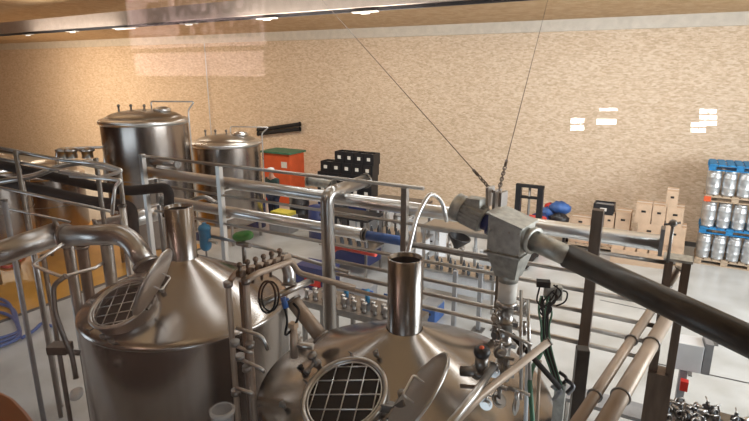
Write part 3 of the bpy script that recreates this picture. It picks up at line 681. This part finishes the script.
# supports: pallets under the piles
for (xa, xb, Y, lb) in ((634, 686, 14.0, 'wooden pallet under the box pile near the kegs'), (568, 630, 14.2, 'wooden pallet under the boxes near the blue bundle')):
    a, b = ay(xa, 240, Y), ay(xb, 240, Y); zt_ = ZA if xa > 600 else ZB
    T = pallet(((a.x+b.x)/2, Y+.3, 0), b.x-a.x, .8, 'wood', lb, 'pallets under the boxes')
    n_ = 3
    for i in range(n_):
        wv = (b.x-a.x)/n_*.96
        if zt_ > .3:
            TT = thing('cardboard_box', '%s lower box on the pallet %s' % (['left', 'middle', 'right'][i], ['near the kegs', 'near the blue bundle'][xa < 600]), 'box', (a.x+(i+.5)*(b.x-a.x)/n_, Y+.3, .147), 'lower boxes on the pallets')
            MB().box((a.x+(i+.5)*(b.x-a.x)/n_, Y+.27, (.149+zt_)/2), (wv, .5, zt_-.149)).build('carton', 'card', TT)
# black crates
def crate(x0, y0, x1, y1, Y, label, group, m='plastic_k', zz2=None, dep=.4, n=3):
    a = ay(x0, y1, Y); w_ = ay(x1, y1, Y).x-a.x; h_ = ay(x0, y0, Y).z-a.z
    if zz2: a.z, h_ = zz2[0], zz2[1]-zz2[0]
    T = thing('bottle_crate', label, 'crate', (a.x+w_/2, Y+dep/2, a.z), group)
    b = MB(); cx_ = a.x+w_/2; tk = .02
    b.box((cx_, Y, a.z+h_/2), (w_, tk, h_)).box((cx_, Y+dep, a.z+h_/2), (w_, tk, h_)).box((a.x, Y+dep/2, a.z+h_/2), (tk, dep, h_)).box((a.x+w_, Y+dep/2, a.z+h_/2), (tk, dep, h_)).box((cx_, Y+dep/2, a.z+.01), (w_, dep, .02))
    b.build('crate_body', m, T)
    b = MB().box((cx_, Y-.012, a.z+h_*.5), (w_*.34, .006, h_*.3)); b.build('label_panel', 'tape', T)
    b = MB().box((cx_, Y+dep/2, a.z+h_*.8), (w_*.9, dep*.9, .02)); b.build('bottle_tops', 'grey', T)
    return T
gY = 13.6
rows = [(335, 151, 374, 162, 4, 'top'), (321, 162, 373, 173, 5, 'second'), (318, 173, 372, 184, 5, 'third'), (318, 184, 372, 196, 5, 'fourth')]
for x0, y0, x1, y1, n, nm in rows:
    for k in range(n):
        xs = x0+(x1-x0)*k/n; xe = x0+(x1-x0)*(k+1)/n-.8; dy = (xs-x0)*.05
        crate(xs, y0+dy, xe, y1+dy-.7, gY, 'black plastic crate in the %s row of the dark stack, %s from the left' % (nm, ['first', 'second', 'third', 'fourth', 'fifth'][k]), 'black crates stacked by the wall', zz2=(ay(335, y1, gY).z, ay(335, y0, gY).z-.004))
zc_ = ay(335, 196, gY).z; a = ay(320, 198, gY); b = ay(372, 198, gY)
if zc_ > .2:
    T = thing('pallet_load', 'dark wrapped pallet load under the black crates', 'pallet load', ((a.x+b.x)/2, gY+.3, 0))
    MB().box(((a.x+b.x)/2, gY+.3, zc_/2-.003), (b.x-a.x+.1, .7, zc_-.006)).build('wrapped_load', 'navy', T)
crate(593, 204, 613, 213, 14.2, 'black crate with a white label on top of the boxes', 'black crates on the boxes', zz2=(ZC2, ZC2+.26))
# orange tub with green lid
oY = 13.9
a, b = ay(262, 156, oY), ay(291, 194, oY); top = ay(280, 154, oY).z
T = thing('storage_bin', 'orange bin with a dark green lid by the back wall', 'bin', ((a.x+b.x)/2, oY+.4, 0))
MB().box(((a.x+b.x)/2, oY+.4, top/2), (b.x-a.x, .8, top)).build('bin_body', 'orange', T, bevel=.03)
MB().box(((a.x+b.x)/2, oY+.4, top+.03), (b.x-a.x+.1, .9, .06)).build('bin_lid', 'dgreen', T)
MB().box(((a.x+b.x)/2+.35, oY-.004, top*.8), (.24, .006, .2)).build('emblem', 'tape', T)
# pipes on the back wall at (265-300,128)
for k, (ya, yb) in enumerate(((130, 124), (134, 129))):
    a, b = ay(258, ya, WY-.1), ay(300, yb, WY-.1); pipe('wall_pipe', 'dark pipe fixed to the board wall, %s one' % ['upper', 'lower'][k], [a, b], .07, 'black', 0, n=10)
a = ay(204, 40, WY-.06); tag(MB().tube([a, V((a.x, a.y, ay(214, 140, WY-.06).z))], .02, n=8).build('wall_conduit', 'white'), 'thin white conduit running down the back wall above the shorter tank', 'conduit')
# ---------------------------------------------------------------- person by the orange bin
def person():
    hp = ay(272, 170, 12.0); fx, fy = hp.x, hp.y; s = (hp.z+.0)/1.68
    T = thing('person', 'person in dark green top and pale cap bending near the orange bin', 'person', (fx, fy, 0))
    def sk(name, pts, edges, rad, m, parent):
        me = bpy.data.meshes.new(name); me.from_pydata([V(p)*s for p in pts], edges, [])
        o = bpy.data.objects.new(name, me); COL.objects.link(o); o.parent = parent; me.materials.append(M[m])
        md_ = o.modifiers.new('s', 'SKIN'); me.skin_vertices or None
        if not me.skin_vertices: me.attributes.new
        for i, r in enumerate(rad):
            me.skin_vertices[0].data[i].radius = (r*s, r*s)
        me.skin_vertices[0].data[0].use_root = True
        md_.use_smooth_shade = True
        su = o.modifiers.new('u', 'SUBSURF'); su.levels = 1; su.render_levels = 1
        return o
    body = [(0, 0, .95), (0, 0, 1.15), (0, -.02, 1.38), (0, -.04, 1.48), (0, -.05, 1.62), (-.1, 0, .88), (-.11, 0, .5), (-.11, .03, .08), (-.11, -.1, .04), (.1, 0, .88), (.11, 0, .5), (.11, .03, .08), (.11, -.1, .04), (-.19, -.02, 1.4), (-.25, -.08, 1.15), (-.2, -.28, 1.02), (-.18, -.35, 1.0), (.19, -.02, 1.4), (.26, -.08, 1.15), (.22, -.28, 1.05), (.2, -.35, 1.04)]
    ed = [(0, 1), (1, 2), (2, 3), (3, 4), (0, 5), (5, 6), (6, 7), (7, 8), (0, 9), (9, 10), (10, 11), (11, 12), (2, 13), (13, 14), (14, 15), (15, 16), (2, 17), (17, 18), (18, 19), (19, 20)]
    rd = [.14, .13, .15, .055, .1, .09, .065, .045, .04, .09, .065, .045, .04, .065, .048, .035, .035, .065, .048, .035, .035]
    import bmesh
    def mk(name, pts, ed, rd, m):
        me = bpy.data.meshes.new(name); bm = bmesh.new(); lay = bm.verts.layers.skin.verify()
        vs = []
        for p, r in zip(pts, rd):
            v = bm.verts.new(V(p)*s); v[lay].radius = (r*s, r*s); vs.append(v)
        vs[0][lay].use_root = True
        for i, j in ed: bm.edges.new((vs[i], vs[j]))
        bm.to_mesh(me); bm.free(); me.materials.append(M[m])
        o = bpy.data.objects.new(name, me); COL.objects.link(o); o.parent = T
        o.modifiers.new('s', 'SKIN').use_smooth_shade = True; su = o.modifiers.new('u', 'SUBSURF'); su.levels = su.render_levels = 1
    mk('body', body, ed, rd, 'skin')
    mk('jacket', [(0, 0, .93), (0, 0, 1.15), (0, -.02, 1.38), (-.19, -.02, 1.4), (-.25, -.08, 1.15), (-.21, -.25, 1.04), (.19, -.02, 1.4), (.26, -.08, 1.15), (.23, -.25, 1.06)], [(0, 1), (1, 2), (2, 3), (3, 4), (4, 5), (2, 6), (6, 7), (7, 8)], [.17, .155, .175, .085, .065, .052, .085, .065, .052], 'cloth')
    mk('trousers', [(0, 0, .93), (-.1, 0, .86), (-.11, 0, .5), (-.11, .03, .1), (.1, 0, .86), (.11, 0, .5), (.11, .03, .1)], [(0, 1), (1, 2), (2, 3), (0, 4), (4, 5), (5, 6)], [.155, .11, .085, .07, .11, .085, .07], 'denim')
    c = V((fx, fy, 0))+V((0, -.05, 1.66))*s
    MB().lathe([(.112*s, 0), (.112*s, .04*s), (.09*s, .09*s), (.0001, .115*s)], c, n=20).box(c+V((0, -.13, .01))*s, (.12*s, .1*s, .012)).build('cap', 'white', T)
person()
# ---------------------------------------------------------------- stacker mast & blue bundle
T = thing('pallet_stacker', 'black upright pallet stacker mast behind the auger box', 'stacker', az(530, 240, 0)); T['_o'] = list(T.location)
sY = 13.0; a, b = ay(519, 190, sY), ay(541, 190, sY); tz_ = ay(519, 185, sY).z
MB().box((a.x, sY, tz_/2), (.13, .14, tz_)).box((b.x, sY, tz_/2), (.13, .14, tz_)).build('mast_rails', 'plastic_k', T)
MB().box(((a.x+b.x)/2, sY, tz_), (b.x-a.x+.14, .12, .07)).box(((a.x+b.x)/2, sY, tz_-.28), (b.x-a.x, .08, .06)).build('crossbars', 'black', T)
MB().tube([((a.x+b.x)/2, sY, tz_-.05), ((a.x+b.x)/2, sY, .3)], .03).build('lift_cylinder', 'dull', T)
MB().box(((a.x+b.x)/2, sY+.35, .5), (.7, .5, .8)).build('drive_unit', 'red', T, bevel=.05)
for x in (-.25, .25): MB().box(((a.x+b.x)/2+x, sY-.6, .08), (.16, 1.1, .07)).build('fork', 'black', T)
bl = [(548, 213, .2, 'blue', 'bulging blue sack left of the black bag'), (560, 208, .22, 'blue', 'largest bright blue sack in the bundle by the wall'), (551, 207, .13, 'red', 'small red sack behind the blue ones'), (559, 219, .19, 'plastic_k', 'black bag below the large blue sack'), (541, 219, .2, 'navy', 'navy sack beside the stacker')]
for x, y, r, m, lb in bl:
    q = ay(x, y, 14.3+.2*(m == 'red')-.25*(m in ('plastic_k', 'navy')))
    mb = MB().ball(q, r, 14, (1.3, 1, .8)); 
    for v in mb.v: v += V((random.uniform(-1, 1), random.uniform(-1, 1), random.uniform(-1, 1)))*.03
    T = thing('sack', lb, 'sack', q, 'sacks in the blue bundle'); mb.build('sack_body', m, T)
q = ay(553, 228, 14.3); a = ay(541, 228, 14.3); b = ay(570, 228, 14.3)
T = thing('cart', 'low flat grey cart carrying the sacks', 'cart', ((a.x+b.x)/2, 14.4, 0))
MB().box(((a.x+b.x)/2, 14.35, q.z-.03), (b.x-a.x, .7, .08)).build('deck', 'grey', T)
for x in (a.x+.1, b.x-.1):
    for y in (14.1, 14.6): MB().box((x, y, (q.z-.06)/2), (.06, .06, q.z-.06)).build('leg', 'black', T)
# ================================================================= MIDDLE FLOOR: bottling area seen through the rack
def blk(name, lb, cat, px, py, z0, size, parts, rz=0, group=None):
    q = az(px, py, 0); T = thing(name, lb, cat, (q.x, q.y, 0), group)
    for (nm, off, sz, m) in parts: MB().box(q+Matrix.Rotation(rz, 3, 'Z')@V(off), sz, rz).build(nm, m, T, bevel=.008)
    return T, q
# grey conveyor table (300,290)-(400,320)
p, q = az(300, 300, .95), az(412, 328, .95)
T = thing('filling_table', 'long grey metal bench between the two vessels seen through the rails', 'bench', ((p.x+q.x)/2, (p.y+q.y)/2, 0))
dd = (q-p).normalized(); nn = V((-dd.y, dd.x, 0))
MB().bar(p-V((0, 0, .02)), q-V((0, 0, .02)), .6, .06).build('top', 'grey', T) if 0 else MB().box((p+q)/2+nn*.3-V((0, 0, .05)), ((q-p).length, .6, .1), atan2(dd.y, dd.x)).build('top', 'dull', T)
for t_ in (.02, .33, .66, .98):
    for o in (.05, .55):
        c = p+(q-p)*t_+nn*o; MB().box((c.x, c.y, .43), (.06, .06, .86)).build('leg', 'dull', T)
bt = None
nb = 0
for k in range(22):
    c = p+(q-p)*((k+.5)/22)+nn*(.12+.1*(k % 2))
    lb = 'steel fitting standing on the grey bench between the vessels'
    if bt is None:
        bt = thing('pipe_fitting', lb, 'fitting', (c.x, c.y, .955), 'fittings on the grey bench')
        MB().lathe([(.04, 0), (.045, .01), (.03, .03), (.03, .12), (.045, .13), (.045, .15), (.0001, .16)], (c.x, c.y, .955), n=14).build('fitting_body', 'steel', bt); index()
    else: dup(bt, V((c.x, c.y, .955))-V(bt['_o']), lb)
for k in range(3):
    c = p+(q-p)*(.3+.2*k)+nn*.45
    T = thing('teal_valve', 'blue-green valve on the grey bench, %s of three' % ['left', 'middle', 'right'][k], 'valve', (c.x, c.y, .955), 'blue valves on the bench')
    MB().tube([(c.x, c.y, .955), (c.x, c.y, 1.1)], .04).ball((c.x, c.y, 1.12), .06).build('body', 'teal', T); MB().tube([(c.x-.1, c.y, 1.15), (c.x+.1, c.y, 1.15)], .015).build('handle', 'blue', T)
# machines
BOT = []
def machine(lb, px, py, h, w_, dpt, body, accent, rz=0):
    q = az(px, py, 0); T = thing('filling_machine', lb, 'machine', (q.x, q.y, 0)); R3 = Matrix.Rotation(rz, 3, 'Z')
    def at_(x, y, z): return q+R3@V((x, y, z))
    MB().box(at_(0, 0, h*.3), (w_, dpt, h*.25), rz).build('cabinet', body, T, bevel=.01)
    MB().box(at_(0, 0, h*.45), (w_*1.1, dpt*1.1, .04), rz).build('worktop', 'steel', T)
    for x in (-1, 1):
        for y in (-1, 1): MB().bar(at_(x*w_*.48, y*dpt*.48, 0), at_(x*w_*.48, y*dpt*.48, h), .05).build('frame_post', 'steel', T)
    MB().box(at_(0, 0, h), (w_*1.05, dpt*1.05, .05), rz).build('top_frame', accent, T)
    for k in range(5):
        x = -w_*.36+k*w_*.18; MB().tube([at_(x, -dpt*.2, h*.95), at_(x, -dpt*.2, h*.55)], .028, n=10).tube([at_(x, -dpt*.2, h*.8), at_(x, -dpt*.2, h*.68)], .05, n=10).build('filling_head', ['white', 'steel', accent][k % 3], T)
    BOT.append((lb, [at_(-w_*.42+w_*.84*k/9, -dpt*.42+.12*(k % 2), h*.45+.021) for k in range(10)]))
    MB().box(at_(w_*.4, -dpt*.55, h*.75), (w_*.2, .08, h*.18), rz).build('control_panel', 'white', T)
    return T
machine('white and blue bottle filling machine right of the goose neck tube', 462, 300, 1.5, 1.5, .7, 'white', 'steel')
machine('steel and white machine with blue parts in the centre behind the rails', 398, 262, 1.5, 1.3, .8, 'white', 'dull')
machine('low labelling machine beyond the rack in the middle', 352, 268, 1.3, 1.2, .7, 'navy', 'plastic_k')
bproto = None
for bi, (lb, pts) in enumerate(BOT):
    for k, c in enumerate(pts):
        lab = 'small bottle on the worktop of the %s' % ['filling machine by the goose neck', 'central machine behind the rails', 'low labelling machine'][bi]
        gr = 'bottles on the %s' % ['right filling machine', 'central machine', 'labelling machine'][bi]
        if bproto is None:
            bproto = thing('bottle', lab, 'bottle', c, gr)
            MB().lathe([(.0001, 0), (.033, 0), (.035, .01), (.035, .13), (.014, .19), (.013, .23), (.0001, .23)], c, n=12).build('glass_body', 'brownglass', bproto)
            MB().lathe([(.015, .228), (.015, .242), (.0001, .243)], c, n=10).build('cap', 'white', bproto); index()
        else: dup(bproto, V(c)-V(bproto['_o']), lab, gr)
MBf = thing('funnel', 'black funnel hanging in the filling machine right of the goose neck tube', 'funnel', ad(457, 245, 8.5)); MBf['_o'] = list(MBf.location)
MB().lathe([(.03, -.2), (.04, -.1), (.18, .08), (.18, .1), (.16, .1)], ad(458, 242, 8.5), (.3, 0, 1), 20).build('cone', 'plastic_k', MBf)
# reels, drums, dark goods behind
def drum(px, py, h, r, m, lb, cat='drum', name='drum'):
    q = az(px, py, 0); T = thing(name, lb, cat, (q.x, q.y, 0))
    MB().lathe([(r, 0), (r, h*.33), (r+.012, h*.34), (r, h*.35), (r, h*.66), (r+.012, h*.67), (r, h*.68), (r, h), (r-.02, h), (r-.02, h-.02), (.0001, h-.02)], q, n=28).build('shell', m, T); MB().lathe([(.04, 0), (.04, .02), (.0001, .02)], q+V((r*.5, 0, h-.02)), n=10).build('bung', 'white', T)
drum(320, 238, .9, .3, 'navy', 'navy drum on the floor left of the dark reel'); drum(300, 222, .9, .3, 'plastic_k', 'black drum below the orange bin')
drum(246, 215, .9, .35, 'navy', 'dark blue drum at the foot of the shorter tank'); drum(338, 226, 1.0, .32, 'plastic_k', 'black drum just below the dark crates'); drum(256, 226, .8, .3, 'navy', 'dark drum left of the yellow crate')
q = az(374, 243, 0); T = thing('hose_reel', 'black hose reel standing upright beyond the riser elbow', 'reel', (q.x, q.y, 0))
MB().torus(q+V((0, 0, .5)), (.1, 1, 0), .36, .09, 32, 10).build('hose_winding', 'plastic_k', T); MB().lathe([(.3, -.06), (.3, .06)], q+V((0, 0, .5)), (.1, 1, 0), 24).lathe([(.0001, -.06), (.3, -.06)], q+V((0, 0, .5)), (.1, 1, 0), 24).build('hub', 'grey', T)
MB().bar(q+V((-.3, .15, 0)), q+V((0, .1, .5)), .04).bar(q+V((.3, .15, 0)), q+V((0, .1, .5)), .04).build('stand', 'dull', T)
q = az(284, 231, 0); T = thing('yellow_crate', 'pale yellow crate lying beside the dark drums', 'crate', (q.x, q.y, 0)); 
MB().box(q+V((0, 0, .25)), (.7, .45, .5)).build('crate_body', 'grey', T); MB().box(q+V((0, 0, .55)), (.6, .4, .1)).build('lid', 'yellow', T)
for k, (px, py, w_, h_, m, lb) in enumerate(((385, 224, .6, .75, 'white', 'white carton behind the rack just right of the crates'), (405, 232, .5, .5, 'white', 'lower white carton right of the first one'), (357, 300, .7, .35, 'grey', 'grey tote on the floor under the blue hose'), (440, 232, .6, .6, 'white', 'pale carton behind the motor'), (474, 230, .6, .6, 'white', 'blue and white case behind the auger motor'), (433, 257, .5, .8, 'white', 'white cabinet below the goose neck tube'), (432, 318, .3, .3, 'blue', 'blue case on the floor right of the right flue'))):
    q = az(px, py, 0); T = thing('storage_case', lb, 'case', (q.x, q.y, 0)); MB().box(q+V((0, 0, h_/2)), (w_, .45, h_)).build('case_body', m, T, bevel=.01); MB().box(q+V((0, 0, h_+.015)), (w_*1.03, .47, .03)).build('lid', 'grey', T); MB().box(q+V((0, -.232, h_*.6)), (.14, .012, .04)).build('handle', 'plastic_k', T)
# red hose bundle + red tote (336-370,244)
q = az(352, 268, 0)
tag(MB().tube([ay(328, 254, RY+.3), ay(338, 246, RY+.3), ay(352, 249, RY+.3), ay(376, 254, RY+.3)], .035, .1, 10).build('red_hose', 'hose_r'), 'bright red hose lying below the blue hose end', 'hose')
q = az(318, 286, 0); T = thing('tool_box', 'dark tool box with a red front on the floor behind the riser pipe', 'tool box', (q.x, q.y, 0))
MB().box(q+V((0, 0, .25)), (.8, .5, .5)).build('case_body', 'navy', T); MB().box(q+V((.05, -.26, .2)), (.4, .03, .18)).build('front', 'red', T)
# steel stand posts in the middle (490ish)
for k, (px, py) in enumerate(((453, 335), (478, 330), (497, 330))):
    q = az(px, py, 0); T = thing('stand_post', 'slim grey post rising from the floor, %s of three right of the right flue' % ['left', 'middle', 'right'][k], 'post', (q.x, q.y, 0), 'slim grey posts'); MB().box((q.x, q.y, .6), (.07, .07, 1.2)).build('upright', 'grey', T); MB().box((q.x, q.y, .01), (.2, .2, .02)).build('foot_plate', 'dull', T)
# ================================================================= RIGHT FLOOR
def fline(x0, y0, x1, y1, w_, n):
    p, q = az(x0, y0, .002), az(x1, y1, .002); d_ = (q-p).normalized(); s_ = V((-d_.y, d_.x, 0))*w_/2
    return MB().poly([p-s_, q-s_, q+s_, p+s_], (0, 0, .004))
st('trim_5', fline(675, 333.5, 790, 360, .07, 0), 'drain')
st('trim_6', fline(640, 360, 790, 392, .03, 0), 'drain')
st('trim_7', fline(600, 300, 790, 340, .02, 0), 'drain')
for k, (x, y) in enumerate(((714, 344), (738, 350), (690, 372))):
    q = az(x, y, .01); st('trim_%d' % (8+k), MB().box(q, (.12, .09, .01) if k < 2 else (.05, .25, .01)), 'drain')
# white cabinet
T = thing('control_cabinet', 'small pale blue-white cabinet with a grey side standing right of the end post', 'cabinet', az(690, 372, 0)); T['_o'] = list(T.location)
q = ad(688, 353, 6.3)
MB().box(q, (.27, .26, .34), .1).build('housing', 'white', T, bevel=.01); MB().box(q+V((.18, .02, .02)), (.08, .26, .38), .1).build('side_panel', 'grey', T); MB().box(q+V((-.02, -.05, -(q.z)/2-.1)), (.08, .08, q.z-.2), .1).build('pedestal', 'grey', T)
tag(MB().box(ad(684, 385, 6.2), (.08, .08, .12)).build('red_switch', 'red'), 'small red switch box below the pale cabinet', 'switch')
# crate of fittings at bottom right
p = az(660, 425, .75)
T = thing('parts_table', 'grey work table at the bottom right covered with metal fittings', 'table', (p.x+.5, p.y+.3, 0))
cc = V((p.x+.75, p.y+.2, .75)); MB().box(cc-V((0, 0, .02)), (1.5, .8, .04)).build('top', 'dull', T)
for x in (-.7, .7):
    for y in (-.35, .35): MB().box(cc+V((x, y, -.39)), (.05, .05, .71)).build('leg', 'dull', T)
fp = {}
for k in range(96):
    q = cc+V((random.uniform(-.7, .7), random.uniform(-.37, .37), .002)); kd = k % 3
    lb = ['clamp ring', 'short pipe spool', 'butterfly valve'][kd]+' in the heap of fittings on the bottom right table'
    if kd not in fp:
        t_ = thing(['clamp_ring', 'pipe_spool', 'butterfly_valve'][kd], lb, 'fitting', q, ['clamp rings', 'pipe spools', 'butterfly valves'][kd]+' on the parts table')
        if kd == 0: MB().torus(q+V((0, 0, .05)), (1, .3, .2), .04, .012, 16, 6).build('ring', 'dull', t_)
        if kd == 1: MB().tube([q+V((-.05, 0, .035)), q+V((.05, .02, .035))], .03, n=12).build('spool', 'steel', t_)
        if kd == 2: MB().lathe([(.05, 0), (.05, .05), (.02, .05), (.02, .1), (.0001, .1)], q, n=12).build('valve_body', 'plastic_k', t_); MB().tube([q+V((0, 0, .1)), q+V((.1, 0, .11))], .008, n=6).build('lever', 'steel', t_)
        index(); fp[kd] = t_
    else:
        c = dup(fp[kd], q-V(fp[kd]['_o']), lb); c.rotation_euler.z = random.uniform(0, 6)
# low steel bench with fittings (600-650, 400)
p = az(612, 405, .4)
T = thing('low_bench', 'low grey bench behind the tan rails at the bottom', 'bench', (p.x, p.y, 0)); MB().box(p, (1.2, .35, .05)).build('top', 'grey', T)
for x in (-.55, .55): MB().box((p.x+x, p.y, .19), (.05, .3, .38)).build('leg', 'dull', T)
# ================================================================= GALLERY SIDE (where the picture is taken from)
GY = .44
st('wall_gallery', MB().box(((XL+XR)/2, GY+.02, 1.4), (XR-XL, .16, 2.8)), 'darkwall')
st('floor_gallery', MB().box(((XL+XR)/2, (YB+GY)/2, 2.85), (XR-XL, GY-YB+.1, .1)), 'darkwall')
def glassmat():
    m = bpy.data.materials.new('window_glass'); m.use_nodes = True; t = m.node_tree; t.nodes.clear(); N, L = t.nodes, t.links
    o = N.new('ShaderNodeOutputMaterial'); mx = N.new('ShaderNodeMixShader'); fr = N.new('ShaderNodeFresnel'); fr.inputs[0].default_value = 1.5
    tr = N.new('ShaderNodeBsdfTransparent'); tr.inputs[0].default_value = (.97, .98, .97, 1); gl = N.new('ShaderNodeBsdfGlossy'); gl.inputs['Roughness'].default_value = 0
    ge = N.new('ShaderNodeNewGeometry'); mr = N.new('ShaderNodeMapRange'); mr.inputs['To Min'].default_value = 1.5; mr.inputs['To Max'].default_value = 1/1.5
    L.new(ge.outputs['Backfacing'], mr.inputs[0]); L.new(mr.outputs[0], fr.inputs[0])
    L.new(fr.outputs[0], mx.inputs[0]); L.new(tr.outputs[0], mx.inputs[1]); L.new(gl.outputs[0], mx.inputs[2]); L.new(mx.outputs[0], o.inputs[0])
    return m
M['glass'] = glassmat()
gz1 = ceilz(GY)-.05
st('window_1', MB().box((-1.0, GY, (2.9+gz1)/2), (7.0, .008, gz1-2.9)), 'glass')
for k, x in enumerate((-4.56, 2.56)): st('trim_%d' % (12+k), MB().box((x, GY, (2.9+gz1)/2), (.1, .1, gz1-2.9)), 'darkwall')
# bar table in the gallery, its edge just inside the lower left corner
zt_ = 4.16
tp = [az(x, y, zt_) for x, y in ((-70, 350), (-2, 389), (14, 397), (27, 410), (42, 430), (30, 520), (-160, 520))]
T = thing('bar_table', 'varnished orange-brown table edge in the lower left corner', 'table', (tp[4].x-.1, tp[4].y-.05, 2.9)); T['_o'] = list(T.location)
MB().poly(tp, (0, 0, -.03)).build('table_top', 'tablewood', T, bevel=.004)
tcx = sum(p.x for p in tp)/7; tcy = sum(p.y for p in tp)/7
MB().tube([(tcx, tcy, 2.92), (tcx, tcy, zt_-.03)], .035).build('pedestal', 'plastic_k', T)
MB().lathe([(.22, 0), (.22, .015), (.05, .03), (.0001, .03)], (tcx, tcy, 2.9), n=28).build('base', 'plastic_k', T)
def mir(x, y, Yv): p = ay(x, y, Yv); return V((p.x, 2*GY-p.y, p.z))
# pinkish banner on the rear gallery wall (mirrored in the pane)
a, b, c = mir(133, 62, 3.6), mir(266, 42, 3.6), mir(200, -30, 3.6)
T = thing('banner', 'pinkish hanging banner with tall brown letters, reflected at the upper left', 'banner', ((a.x+b.x)/2, a.y, a.z)); T['_o'] = list(T.location)
zlo, zhi = mir(200, 47, 3.6).z, mir(200, -40, 3.6).z
MB().box(((a.x+b.x)/2, a.y, (zlo+zhi)/2), (b.x-a.x, .01, zhi-zlo)).build('cloth_panel', 'pink', T)
MB().tube([(a.x-.02, a.y, zhi), (b.x+.02, a.y, zhi)], .012).build('hanging_rod', 'dull', T)
za, zb2 = mir(200, 76, 3.6).z, mir(200, 52, 3.6).z
MB().box(((a.x+b.x)/2, a.y, (za+zb2)/2), (b.x-a.x-.06, .01, zb2-za)).build('lower_panel', 'pink', T)
lamp_x0, lamp_x1, lamp_y = a.x, b.x, a.y
def letters(body, px0, px1, py0, py1):
    cu = bpy.data.curves.new('lettering', 'FONT'); cu.body = body; cu.size = 1; cu.extrude = .004; cu.offset = .035
    o = bpy.data.objects.new('lettering', cu); COL.objects.link(o); bpy.context.view_layer.update()
    me = bpy.data.meshes.new_from_object(o.evaluated_get(bpy.context.evaluated_depsgraph_get())); bpy.data.objects.remove(o)
    xs = [v.co.x for v in me.vertices]; ys = [v.co.y for v in me.vertices]
    p0, p1 = mir(px0, (py0+py1)/2, 3.6), mir(px1, (py0+py1)/2, 3.6); zl, zh = mir((px0+px1)/2, py1, 3.6).z, mir((px0+px1)/2, py0, 3.6).z
    # seen in the glass the lettering reads from its right end; it faces the pane (+Y)
    for v in me.vertices:
        u = (v.co.x-min(xs))/(max(xs)-min(xs)); w_ = (v.co.y-min(ys))/(max(ys)-min(ys))
        v.co = V((p1.x+(p0.x-p1.x)*u, a.y+.008+v.co.z, zl+(zh-zl)*w_))-V(T['_o'])
    me.materials.append(M['ink']); q = bpy.data.objects.new('lettering', me); COL.objects.link(q); q.parent = T
letters('HENPLOOK', 176, 260, 20, 38); letters('BIER', 146, 170, 2, 24); letters('HOUBLON', 176, 262, -6, 14)
# small-paned windows on the rear gallery wall (mirrored in the pane)
n_ = 0
for (x0, y0, nx, ny, px, py) in ((571, 118, 2, 2, 7, 7), (600, 108, 3, 1, 6, 4), (597, 119, 4, 1, 5, 7), (700, 109, 2, 3, 9, 6), (691, 122, 2, 2, 8, 6)):
    n_ += 1; pn = MB()
    for i in range(nx):
        for j in range(ny):
            p0 = mir(x0+i*px, y0+j*py, 4.0); p1 = mir(x0+(i+.82)*px, y0+(j+.78)*py, 4.0)
            pn.box(((p0.x+p1.x)/2, p0.y, (p0.z+p1.z)/2), (p1.x-p0.x, .01, p0.z-p1.z))
    st('window_%d' % (n_+1), pn, 'window')
# ================================================================= LIGHTS
def area(n, loc, rot, sx, sy, e, col):
    l = bpy.data.lights.new(n, 'AREA'); l.shape = 'RECTANGLE'; l.size = sx; l.size_y = sy; l.energy = e; l.color = col
    o = bpy.data.objects.new(n, l); COL.objects.link(o); o.location = loc; o.rotation_euler = rot; return o
area('daylight_from_right_windows', (6.6, 8, 3.6), (0, radians(80), 0), 3.5, 9, 1020, (.86, .93, 1))
for k, x in enumerate((-13, -9, -5.2, -2.2)):
    area('front_fill', (x, .9, 6.15), (radians(-62)+pi, 0, 0), 1.1, .75, 18, (.80, .9, 1))  # added fill high at the front for cool tank highlights; no window there
area('banner_fill', ((lamp_x0+lamp_x1)/2, lamp_y+1.2, 6.1), (radians(-58), 0, 0), 1.2, .25, 420, (1, .9, .85))  # added light aimed at the banner so its reflection shows
area('pipe_highlight_fill', (-3.5, 7.2, 6.1), (0, 0, 0), 9, .45, 140, (.92, .96, 1))  # added strip for highlight lines along the rack pipes; no fixture built
for x, w_, e in ((-.9, 1.1, 12), (-9.3, 4.6, 60)):
    area('tank_highlight_fill', (x, GY+.12, 1.98), (radians(-90)+pi, 0, 0), w_, 1.5, e, (.72, .86, 1))  # added fill for bright bands on the rear tanks; no door there
for x in (-22, -14, -6, 0):
    area('ceiling_fill', (x, 8.5, 5.3), (pi, 0, 0), 4, .5, 60, (1, .94, .88))  # added fill aimed up to brighten the ceiling boards
area('hall_fill', (-23, 11, 5.6), (radians(25), 0, 0), 5, .6, 560, (1, .80, .60))  # added warm fill to brighten the left end of the back wall
for k, x in enumerate((-16, -8.5, -2)):
    area('hall_fill', (x, 11.5, 5.6), (radians(25), 0, 0), 5, .6, [120, 140, 170][k], [(1, .84, .66), (1, .91, .80), (.95, .97, 1)][k])  # added fill washing the back wall; no lamp hangs here
for k, x in enumerate((-12, -5, 1)):
    area('hall_fill', (x, 4.5, 6.3), (0, 0, 0), 4, .5, 18, (.95, .97, 1))  # added overhead fill above vessels and rack, without any fixture
w = bpy.data.worlds.new('world'); S.world = w; w.use_nodes = True
w.node_tree.nodes['Background'].inputs[0].default_value = (.8, .85, 1, 1); w.node_tree.nodes['Background'].inputs[1].default_value = .3
for o in bpy.data.objects:
    if '_o' in o: del o['_o']
v = S.view_settings; v.view_transform = 'Standard'; v.look = 'None'; v.gamma = 1; v.use_curve_mapping = False; v.exposure = 0.0
S.cycles.max_bounces = 8
S.cycles.use_denoising = True
